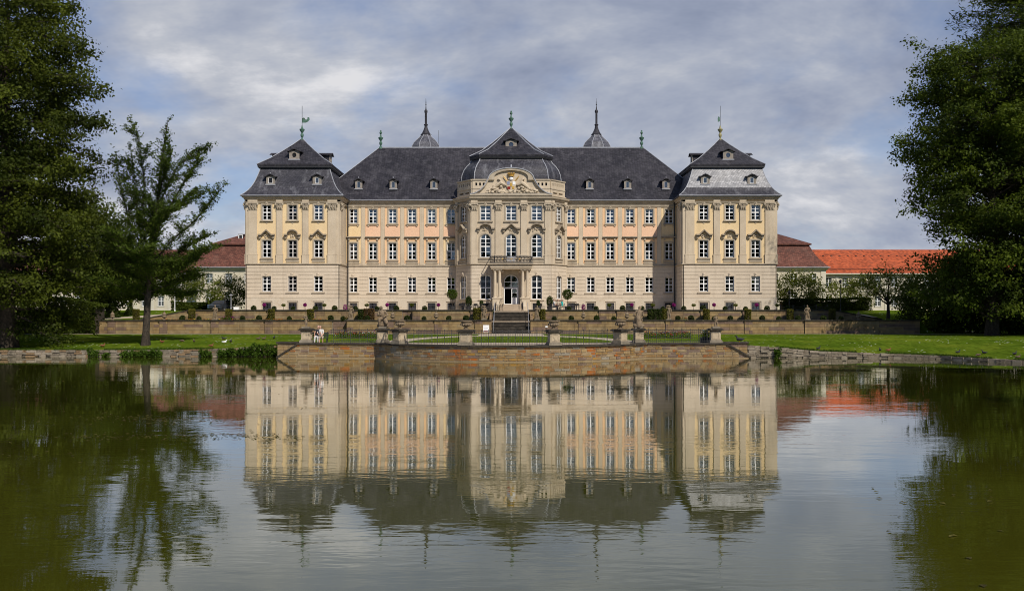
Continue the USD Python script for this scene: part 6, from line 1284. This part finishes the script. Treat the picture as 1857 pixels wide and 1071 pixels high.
# ------------------------------------------------------------------ people
M['skin'] = plain('skin', (0.48, 0.27, 0.19), .6); M['dark_cloth'] = plain('dark_waistcoat', (0.03, 0.03, 0.035)); M['white_cloth'] = plain('white_cloth', (0.5, 0.485, 0.46)); M['hair'] = plain('dark_hair', (0.025, 0.018, 0.013)); M['grey_hair'] = plain('grey_hair', (0.3, 0.27, 0.24)); M['teal_cloth'] = plain('teal_cloth', (0.02, 0.34, 0.32)); M['beige_cloth'] = plain('beige_cloth', (0.4, 0.33, 0.24)); M['shoe'] = plain('shoe_leather', (0.03, 0.022, 0.02)); M['bench'] = plain('dark_bench', (0.025, 0.03, 0.028), .6)
def person(label, x, y, z, rz, top, legs, hair, lean=0.0, arm_to=None, arm_fr=None, knees=1.0, turn=0.0, long_hair=False, short_trousers=False, sleeve=True):
    """someone seated on a seat 0.45 m high, facing -y"""
    t = thing('person', label, 'person', (x, y, z), rz); V = lambda *a: np.array(a, float)
    hip = V(0, 0, .53); chest = V(lean * .25, .0, .98); neck = chest + V(lean * .06, 0, .17); head = neck + V(lean * .05, -.02, .15)
    kn = [V(s * .11 + .04 * knees, -.45, .50) for s in (-1, 1)]; an = [V(s * .12 + .05, -.44 + .06 * s, .09) for s in (-1, 1)]
    sh = [chest + V(s * .185, 0, .09) for s in (-1, 1)]; el = [chest + V(s * .25, -.10, -.18) for s in (-1, 1)]; wr = [V(s * .10, -.30, .66) for s in (-1, 1)]
    if arm_to is not None: el[1], wr[1] = arm_to
    if arm_fr is not None: el[0], wr[0] = arm_fr
    body = [(hip, .135, chest, .14), (chest, .12, neck, .055), (neck, .052, head - V(0, 0, .04), .055), (head - V(0, .01, .03), .075, head + V(0, .015, .05), .09), (sh[0], .06, sh[1], .06)]
    fing = []
    for s in (0, 1):
        body += [(hip + V((s * 2 - 1) * .09, 0, 0), .085, kn[s], .06), (kn[s], .058, an[s], .038), (an[s] + V(0, .02, -.04), .035, an[s] + V(0, -.15, -.055), .03), (sh[s], .052, el[s], .04), (el[s], .04, wr[s], .028)]
        d = wr[s] - el[s]; d /= np.linalg.norm(d); sd = np.cross(d, [0, 0, 1.0]); sd /= np.linalg.norm(sd) + 1e-9; up = np.cross(sd, d); palm = wr[s] + d * .07
        body.append((wr[s], .026, palm, .030))
        for k in range(4): 
            b = palm + sd * (k - 1.5) * .018; L = (.030, .036, .034, .026)[k]; fing += [(b, .009, b + d * L, .0085), (b + d * L, .0085, b + d * L * 1.5 - up * .018, .008)]
        b = wr[s] + d * .02 + sd * .026; fing += [(b, .011, b + (d + sd) * .022, .010), (b + (d + sd) * .022, .010, b + d * .055 + sd * .024, .009)]
    fwd = V(-math.sin(turn), -math.cos(turn), 0); sd_ = V(math.cos(turn), -math.sin(turn), 0)
    body += [(head + fwd * .075, .018, head + fwd * .1 - V(0, 0, .025), .016)] + [(head + sd_ * s * .085, .018, head + sd_ * s * .088 - V(0, 0, .03), .014) for s in (-1, 1)]
    obj('body', smooth_man(hull_chain(body + fing), .03, 3), M['skin'], t, smooth=True)
    eyes = MB(); [eyes.ball(head + fwd * .082 + sd_ * s * .033 + V(0, 0, .012), .012, 1) for s in (-1, 1)]; eyes.ball(head + fwd * .078 - V(0, 0, .055), (.028, .012, .008), 1)
    obj('face_features', eyes, M['hair'], t)
    c = [(hip, .15, chest, .155), (chest, .14, neck - V(0, 0, .05), .085), (sh[0], .075, sh[1], .075)] + [(sh[s], .07, (sh[s] * .2 + el[s] * .8) if sleeve else (sh[s] * .75 + el[s] * .25), .055) for s in (0, 1)]
    obj('top', smooth_man(hull_chain(c), .05, 3), M[top], t, smooth=True)
    c = [(hip, .152, hip + V(0, -.02, .05), .15)]
    for s in (0, 1): c += [(hip + V((s * 2 - 1) * .09, 0, 0), .105, kn[s], .08), (kn[s], .078, kn[s] * (.75 if short_trousers else .12) + an[s] * (.25 if short_trousers else .88), .062)]
    obj('trousers', smooth_man(hull_chain(c), .05, 3), M[legs], t, smooth=True)
    h = [(head + V(0, .03, .055), .092, head + V(0, .045, .02), .09)] + ([(head + V(0, .06, .02), .08, head + V(0, .09, -.14), .06)] if long_hair else [])
    obj('hair', smooth_man(hull_chain(h), .04, 2), M[hair], t, smooth=True)
    sh_ = [(an[s] + V(0, .03, -.05), .042, an[s] + V(0, -.16, -.06), .036) for s in (0, 1)]; obj('shoes', smooth_man(hull_chain(sh_), .05, 2), M['shoe'], t, smooth=True)
D = 82.2; A3 = lambda *a: np.array(a, float); zb = GZ_ - .1
bn = thing('garden_bench', 'dark bench with the embracing couple, beside the left corner pedestal', 'bench', (px(577.5, D), D + .05, zb))
for k in range(4): obj('seat_slat', MB().box(-.75, .75, -.24 + .12 * k, -.14 + .12 * k, .41, .45), M['bench'], bn)
for k in range(3): obj('back_slat', MB().box(-.75, .75, .26, .29, .52 + .13 * k, .62 + .13 * k), M['bench'], bn)
for s in (-1, 1):
    for yy in (-.2, .26): obj('leg', MB().box(s * .68 - .03, s * .68 + .03, yy - .03, yy + .03, 0, .42 if yy < 0 else .95), M['bench'], bn)
person('seated person in a dark waistcoat and pale trousers embracing the other on the bench', px(574, D), D - .02, zb, 0, 'dark_cloth', 'white_cloth', 'grey_hair', lean=.45, arm_to=(A3(.36, -.16, .86), A3(.42, -.26, .76)), knees=1.5, turn=-.7, sleeve=False)
person('seated person in white with dark hair leaning into the embrace on the bench', px(583, D), D - .02, zb, 0, 'white_cloth', 'beige_cloth', 'hair', lean=-.25, arm_fr=(A3(-.3, -.16, .86), A3(-.2, -.3, .78)), turn=.7, long_hair=True, short_trousers=True, knees=1.2)
# people and furniture on the terrace
M['cafe'] = plain('black_cane', (0.02, 0.019, 0.02), .5)
def chair(label, x, y, rz):
    t = thing('cafe_chair', label, 'chair', (x, y, TERR), rz, 'black cafe chairs on the upper terrace')
    obj('seat', MB().box(-.24, .24, -.22, .24, .42, .46), M['cafe'], t)
    obj('backrest', loft([[[-.24, .22, .6], [.24, .22, .6], [.24, .25, .6], [-.24, .25, .6]], [[-.24, .28, .88], [.24, .28, .88], [.24, .31, .88], [-.24, .31, .88]]]), M['cafe'], t)
    for sx in (-1, 1):
        obj('leg', MB().tube([(sx * .21, -.2, 0), (sx * .22, -.2, .66), (sx * .24, .22, .66)], .02, 5), M['cafe'], t); obj('leg', MB().tube([(sx * .21, .24, 0), (sx * .22, .22, .45), (sx * .22, .3, .88)], .02, 5), M['cafe'], t)
    return t
def table(label, x, y):
    t = thing('cafe_table', label, 'table', (x, y, TERR), 0, 'round cafe tables on the upper terrace')
    obj('tabletop', MB().lathe([(.01, .7), (.42, .7), (.43, .72), (.42, .74), (.01, .74)], 18), M['cafe'], t); obj('pedestal', MB().tube([(0, 0, .04), (0, 0, .7)], .035, 8), M['iron'], t); obj('foot', MB().lathe([(.3, 0), (.3, .03), (.05, .06)], 14), M['iron'], t)
    return t
T0 = table('round cafe table left of the potted evergreen, before the shaded bay', px(836, 123), 123.3)
dup(T0, (px(862, 123), 123.3, TERR), 0, 'round cafe table between the potted evergreen and the stairs'); dup(T0, (px(1012, 123), 123.4, TERR), 0, 'round cafe table with people sitting at it'); dup(T0, (px(1046, 123), 123.3, TERR), 0, 'round cafe table right of the big potted tree'); dup(T0, (px(902, 128), 128, TERR), 0, 'round cafe table by the left portal pedestal')
C0 = chair('black cafe chair left of the shaded bay table', px(828, 123), 123.2, 80)
for a, y, r, l in ((843, 123.2, -80, 'right of the shaded bay table'), (836, 124.2, 180, 'behind the shaded bay table'), (855, 123.2, 80, 'left of the table near the stairs'), (870, 123.4, -80, 'right of the table near the stairs'), (863, 124.2, 175, 'behind the table near the stairs'), (1039, 123.2, 80, 'left of the table beside the magenta bush'), (1053, 123.2, -85, 'beside the magenta bush'), (1046, 124.2, 180, 'behind the table beside the magenta bush'), (895, 128, 75, 'left of the portal table'), (908, 127.8, -75, 'right of the portal table'), (1000, 124.3, 150, 'behind the people, empty'), (1005, 123.3, 85, 'under the person in white'), (1019, 123.4, -85, 'under the person in teal'), (984, 125, 120, 'by the pointed conifer right of the stairs')): dup(C0, (px(a, y), y, TERR), r, 'black cafe chair ' + l)
person('seated person in white at the terrace table', px(1005, 123.3), 123.3, TERR, 85, 'white_cloth', 'dark_cloth', 'hair')
person('seated person in teal at the terrace table', px(1019, 123.4), 123.4, TERR, -85, 'teal_cloth', 'beige_cloth', 'grey_hair')
person('seated person in beige behind the terrace table', px(1012, 124.4), 124.3, TERR, 0, 'beige_cloth', 'dark_cloth', 'hair'); dup(C0, (px(1012, 124.4), 124.4, TERR), 0, 'black cafe chair under the person in beige')
# notice board by the stairs, floodlight, planter box
t = thing('notice_board', 'white notice board standing left of the garden stairs', 'board', (px(881.5, 111.6), 111.6, LAWN), 0)
obj('panel', MB().box(-.33, .33, -.02, .02, .22, .98), M['white'], t); obj('leg', MB().box(-.3, -.26, -.03, .03, 0, .22), M['iron'], t); obj('leg', MB().box(.26, .3, -.03, .03, 0, .22), M['iron'], t)
obj('red_picture', MB().box(-.27, .27, -.026, -.02, .26, .38), M['f_red'], t); g = MB()
for k in range(2): g.box(-.2, .22 - .1 * k, -.026, -.02, .62 - .12 * k, .66 - .12 * k)
obj('printed_line', g, plain('grey_print', (.5, .5, .55)), t)
t = thing('floodlight', 'small white floodlight on a stake right of the garden stairs', 'lamp', (px(991, 111.5), 111.5, LAWN)); obj('head', MB().box(-.12, .12, -.08, .08, .72, .88), M['white'], t); obj('stake', MB().tube([(0, 0, 0), (0, 0, .72)], .02, 6), M['iron'], t)
t = thing('planter_box', 'black planter box with green plants left of the right corner pedestal', 'planter', (px(1278.5, 82.6), 82.6, LAWN - .05)); obj('box', MB().box(-.40, .40, -.25, .25, 0, .50), M['bench'], t); rng = np.random.default_rng(5)
obj('foliage', leaves(cluster(rng.uniform(-1, 1, (60, 3)) * [.35, .2, .25] + [0, 0, .75], 6, .07, rng), .12, rng), M['leaf_weed'], t); obj('blossoms', leaves(rng.uniform(-1, 1, (14, 3)) * [.12, .15, .2] + [-.25, 0, .85], .12, rng), M['f_white_f'], t)
# ------------------------------------------------------------------ lamp posts, fence, cars
def lamp_post(label, x, y, z, h, m, head='lantern'):
    t = thing('lamp_post', label, 'street lamp', (x, y, z)); obj('post', MB().lathe([(.1, 0), (.1, .35), (.055, .45), (.045, h - .1), (.03, h)], 10), M[m], t)
    if head == 'lantern': obj('lantern', MB().lathe([(.05, h), (.16, h + .06), (.2, h + .34), (.26, h + .36), (.1, h + .5), (.02, h + .6)], 8), M[m], t)
    else: obj('lantern', MB().lathe([(.03, h), (.12, h + .03), (.3, h + .2), (.3, h + .25), (.05, h + .32)], 12), M[m], t)
lamp_post('dark lamp post before the bushy tree at the right palace corner', px(1431, 140), 140, TERR, 2.2, 'iron'); lamp_post('tall dark lamp post in the right hedge', px(1526, 147), 147.5, TERR - .2, 4.1, 'iron')
lamp_post('pale lamp post before the bushy tree at the left palace corner', px(419, 138), 138, TERR, 1.9, 'lead', 'dish'); lamp_post('white post lamp behind the slender lawn tree', px(317, 138), 138, 3.4, 3.3, 'white', 'dish')
t = thing('chain_fence', 'dark posts with drooping chains before the right hedge', 'fence')
xs = [px(a, 141) for a in (1415, 1438, 1459, 1480, 1500)]
for x in xs: obj('post', MB().tube([(x, 141, TERR - .05), (x, 141, TERR + .75)], .04, 6).ball((x, 141, TERR + .78), .06, 1), M['iron'], t)
for a, b in zip(xs, xs[1:]):
    for zz in (.7, .42): obj('chain', MB().tube([(a + (b - a) * q, 141, TERR + zz - .18 * math.sin(PI * q)) for q in np.linspace(0, 1, 9)], .018, 4), M['iron'], t)
def car(label, x, y, z, rz, paint):
    t = thing('parked_car', label, 'car', (x, y, z), rz); ry = lambda r: [[p[0], -p[1], p[2]] for p in r]
    sec = lambda xx, w, z0, z1: [[xx, -w, z0], [xx, w, z0], [xx, w * .97, z1], [xx, -w * .97, z1]]
    obj('body', loft([sec(-2.1, .72, .35, .72), sec(-1.95, .84, .22, .82), sec(-1.1, .86, .2, .92), sec(1.2, .86, .2, .95), sec(1.9, .82, .24, .92), sec(2.05, .72, .36, .8)]), paint, t, smooth=35)
    cab = lambda xx, w, zz: [[xx, -w, zz], [xx, w, zz]]
    rf = lambda z_, x0, x1, w: [[x0, -w, z_], [x1, -w, z_], [x1, w, z_], [x0, w, z_]]
    obj('cabin', loft([rf(.9, -1.15, 1.85, .80), rf(1.35, -.42, 1.45, .64), rf(1.45, -.2, 1.3, .58)]), paint, t, smooth=25)
    for s in (-1, 1):
        obj('side_window', (np.array([[-.85, s * .795, .98], [1.55, s * .795, .98], [1.32, s * .68, 1.32], [-.4, s * .68, 1.32]]), np.array([[0, 1, 2], [0, 2, 3]])), M['iron'], t)
        for xx in (-1.3, 1.3):
            w = obj('wheel', tuple(MB().add(wheel_mesh(s, xx)).get()), M['cafe'], t)
    obj('windscreen', (np.array([[-1.14, -.7, .95], [-1.14, .7, .95], [-.45, .58, 1.34], [-.45, -.58, 1.34]]), np.array([[0, 1, 2], [0, 2, 3]])), M['iron'], t)
    for s in (-1, 1): obj('headlight', MB().ball((-2.02, s * .6, .66), (.06, .14, .08), 1), M['lead'], t)
def wheel_mesh(s, xx):
    v, f = lathe([(.01, 0), (.3, 0), (.32, .04), (.32, .18), (.3, .2), (.01, .2)], 16); return np.column_stack([v[:, 0] + xx, s * (.66 + v[:, 2]), v[:, 1] + .32]), f
M['car_blue'] = plain('car_blue', (0.05, 0.08, 0.13), .3, extra=dict(coat_weight=.6)); M['car_dark'] = plain('car_dark', (0.03, 0.035, 0.045), .3, extra=dict(coat_weight=.6))
car('blue-grey car parked behind the far left statue', px(399, 144), 144, TERR + .02, 75, M['car_blue']); car('dark car parked beside the pale lamp post left of the palace', px(412, 146), 143, TERR + .02, 80, M['car_dark'])
t = thing('utility_box', "white box standing beside the palace's left corner", 'box', (px(429, 136), 136, TERR)); obj('cabinet', MB().box(-.34, .34, -.22, .22, .05, .5), M['white'], t); obj('lid', MB().box(-.37, .37, -.25, .25, .5, .55), M['white'], t); obj('foot', MB().box(-.3, .3, -.18, .18, 0, .05), M['s_grey'], t)
# ------------------------------------------------------------------ ducks
def duck(label, x, y, rz, body, head, s=1.0, white=False, z=None, flat=False):
    t = thing('duck', label, 'duck', (x, y, float(land(x, y)) if z is None else z), rz, scale=s)
    b = hull_chain([((-.10, 0, .16), .085, (.10, 0, .17), .10), ((-.10, 0, .16), .08, (-.26, 0, .20), .025)]); obj('body', smooth_man(b, .04, 2), body, t, smooth=True)
    h = hull_chain([((.13, 0, .2), .055, (.18, 0, .33), .04), ((.18, 0, .33), .045, (.20, 0, .35), .05), ((.22, 0, .35), .022, (.30, 0, .335), .012)]) if not flat else hull_chain([((.13, 0, .16), .06, (.22, 0, .12), .05), ((.22, 0, .12), .022, (.31, 0, .08), .012)]); obj('head', smooth_man(h, .03, 2), head, t, smooth=True)
    obj('wings', MB().ball((-.02, .085, .18), (.15, .03, .06), 2).ball((-.02, -.085, .18), (.15, .03, .06), 2), body, t)
    for q in (-1, 1): obj('leg', MB().tube([(0, q * .04, .1), (.01, q * .04, .01), (.05, q * .05, .008)], .01, 4), M['f_orange'], t)
M['duck_brown'] = plain('duck_brown', (0.11, 0.075, 0.05)); M['duck_dark'] = plain('duck_dark', (0.025, 0.025, 0.028)); M['duck_red'] = plain('duck_chestnut', (0.2, 0.07, 0.035))
dk = [(186, 629, 'reddish duck at the bank edge left of the slender tree', 'duck_red', 30), (294, 622, 'chestnut duck on the lawn right of the slender tree trunk', 'duck_red', 170), (330, 620, 'brown duck feeding right of the slender tree', 'duck_brown', 10), (352, 621, 'dark brown duck beside a patch of daisies', 'duck_brown', 120), (383, 629, 'dark chestnut duck at the edge of the left bank', 'duck_red', 0), (406, 616, 'black and white duck, farther of the pair', 'duck_dark', 200), (407, 622.5, 'white duck of the pair on the left lawn', 'white', 20), (418.5, 621, 'black duck right of the white one', 'duck_dark', 90), (468, 616, 'pinkish brown duck left of the pond wall', 'duck_brown', 0), (478.5, 616, 'small brown duck in the row of three', 'duck_brown', 40), (497, 614.5, 'dark duck nearest the left corner pedestal', 'duck_dark', 90),
      (1484, 634, 'dark duck at the edge of the right bank', 'duck_dark', 20), (1596, 637, 'left one of two ducks on the flat right bank stones', 'duck_dark', 80), (1611, 637.5, 'reddish one of two ducks on the flat right bank stones', 'duck_red', 0), (1737, 641, 'small dark duck near the overgrown right bank', 'duck_dark', 10), (1785, 642, 'dark duck on the right lawn', 'duck_dark', 150), (1774, 646, 'duck with lowered head on the right lawn', 'duck_brown', 190), (1840, 644, 'dark duck near the right edge', 'duck_dark', 20), (1846, 650, 'brown duck at the water edge on the far right', 'duck_brown', 0)]
for a, b, l, m_, r in dk:
    D = 84.0
    for _ in range(30):
        x = px(a, D); zz = float(land(x, D)); zz = max(zz, .2); Dn = (EYE - zz) * FPX / (b - HY); D = .5 * D + .5 * np.clip(Dn, 72, 112)
    x = px(a, D); q = pond.distance(shapely.Point(x, D))
    if q < .75: D += .9 - q; x = px(a, D)
    duck(l, x, D, r, M[m_], M['duck_dark' if 'white' in l or 'black' in l else m_] if m_ != 'white' else M['white'], .85, flat=l.count('feeding') + l.count('lowered') > 0)
duck('big dark bird crouching on the right end of the pond wall', px(1340, 82.2), 81.9, 170, M['duck_dark'], M['duck_dark'], 1.35, z=POND_TOP + .16)
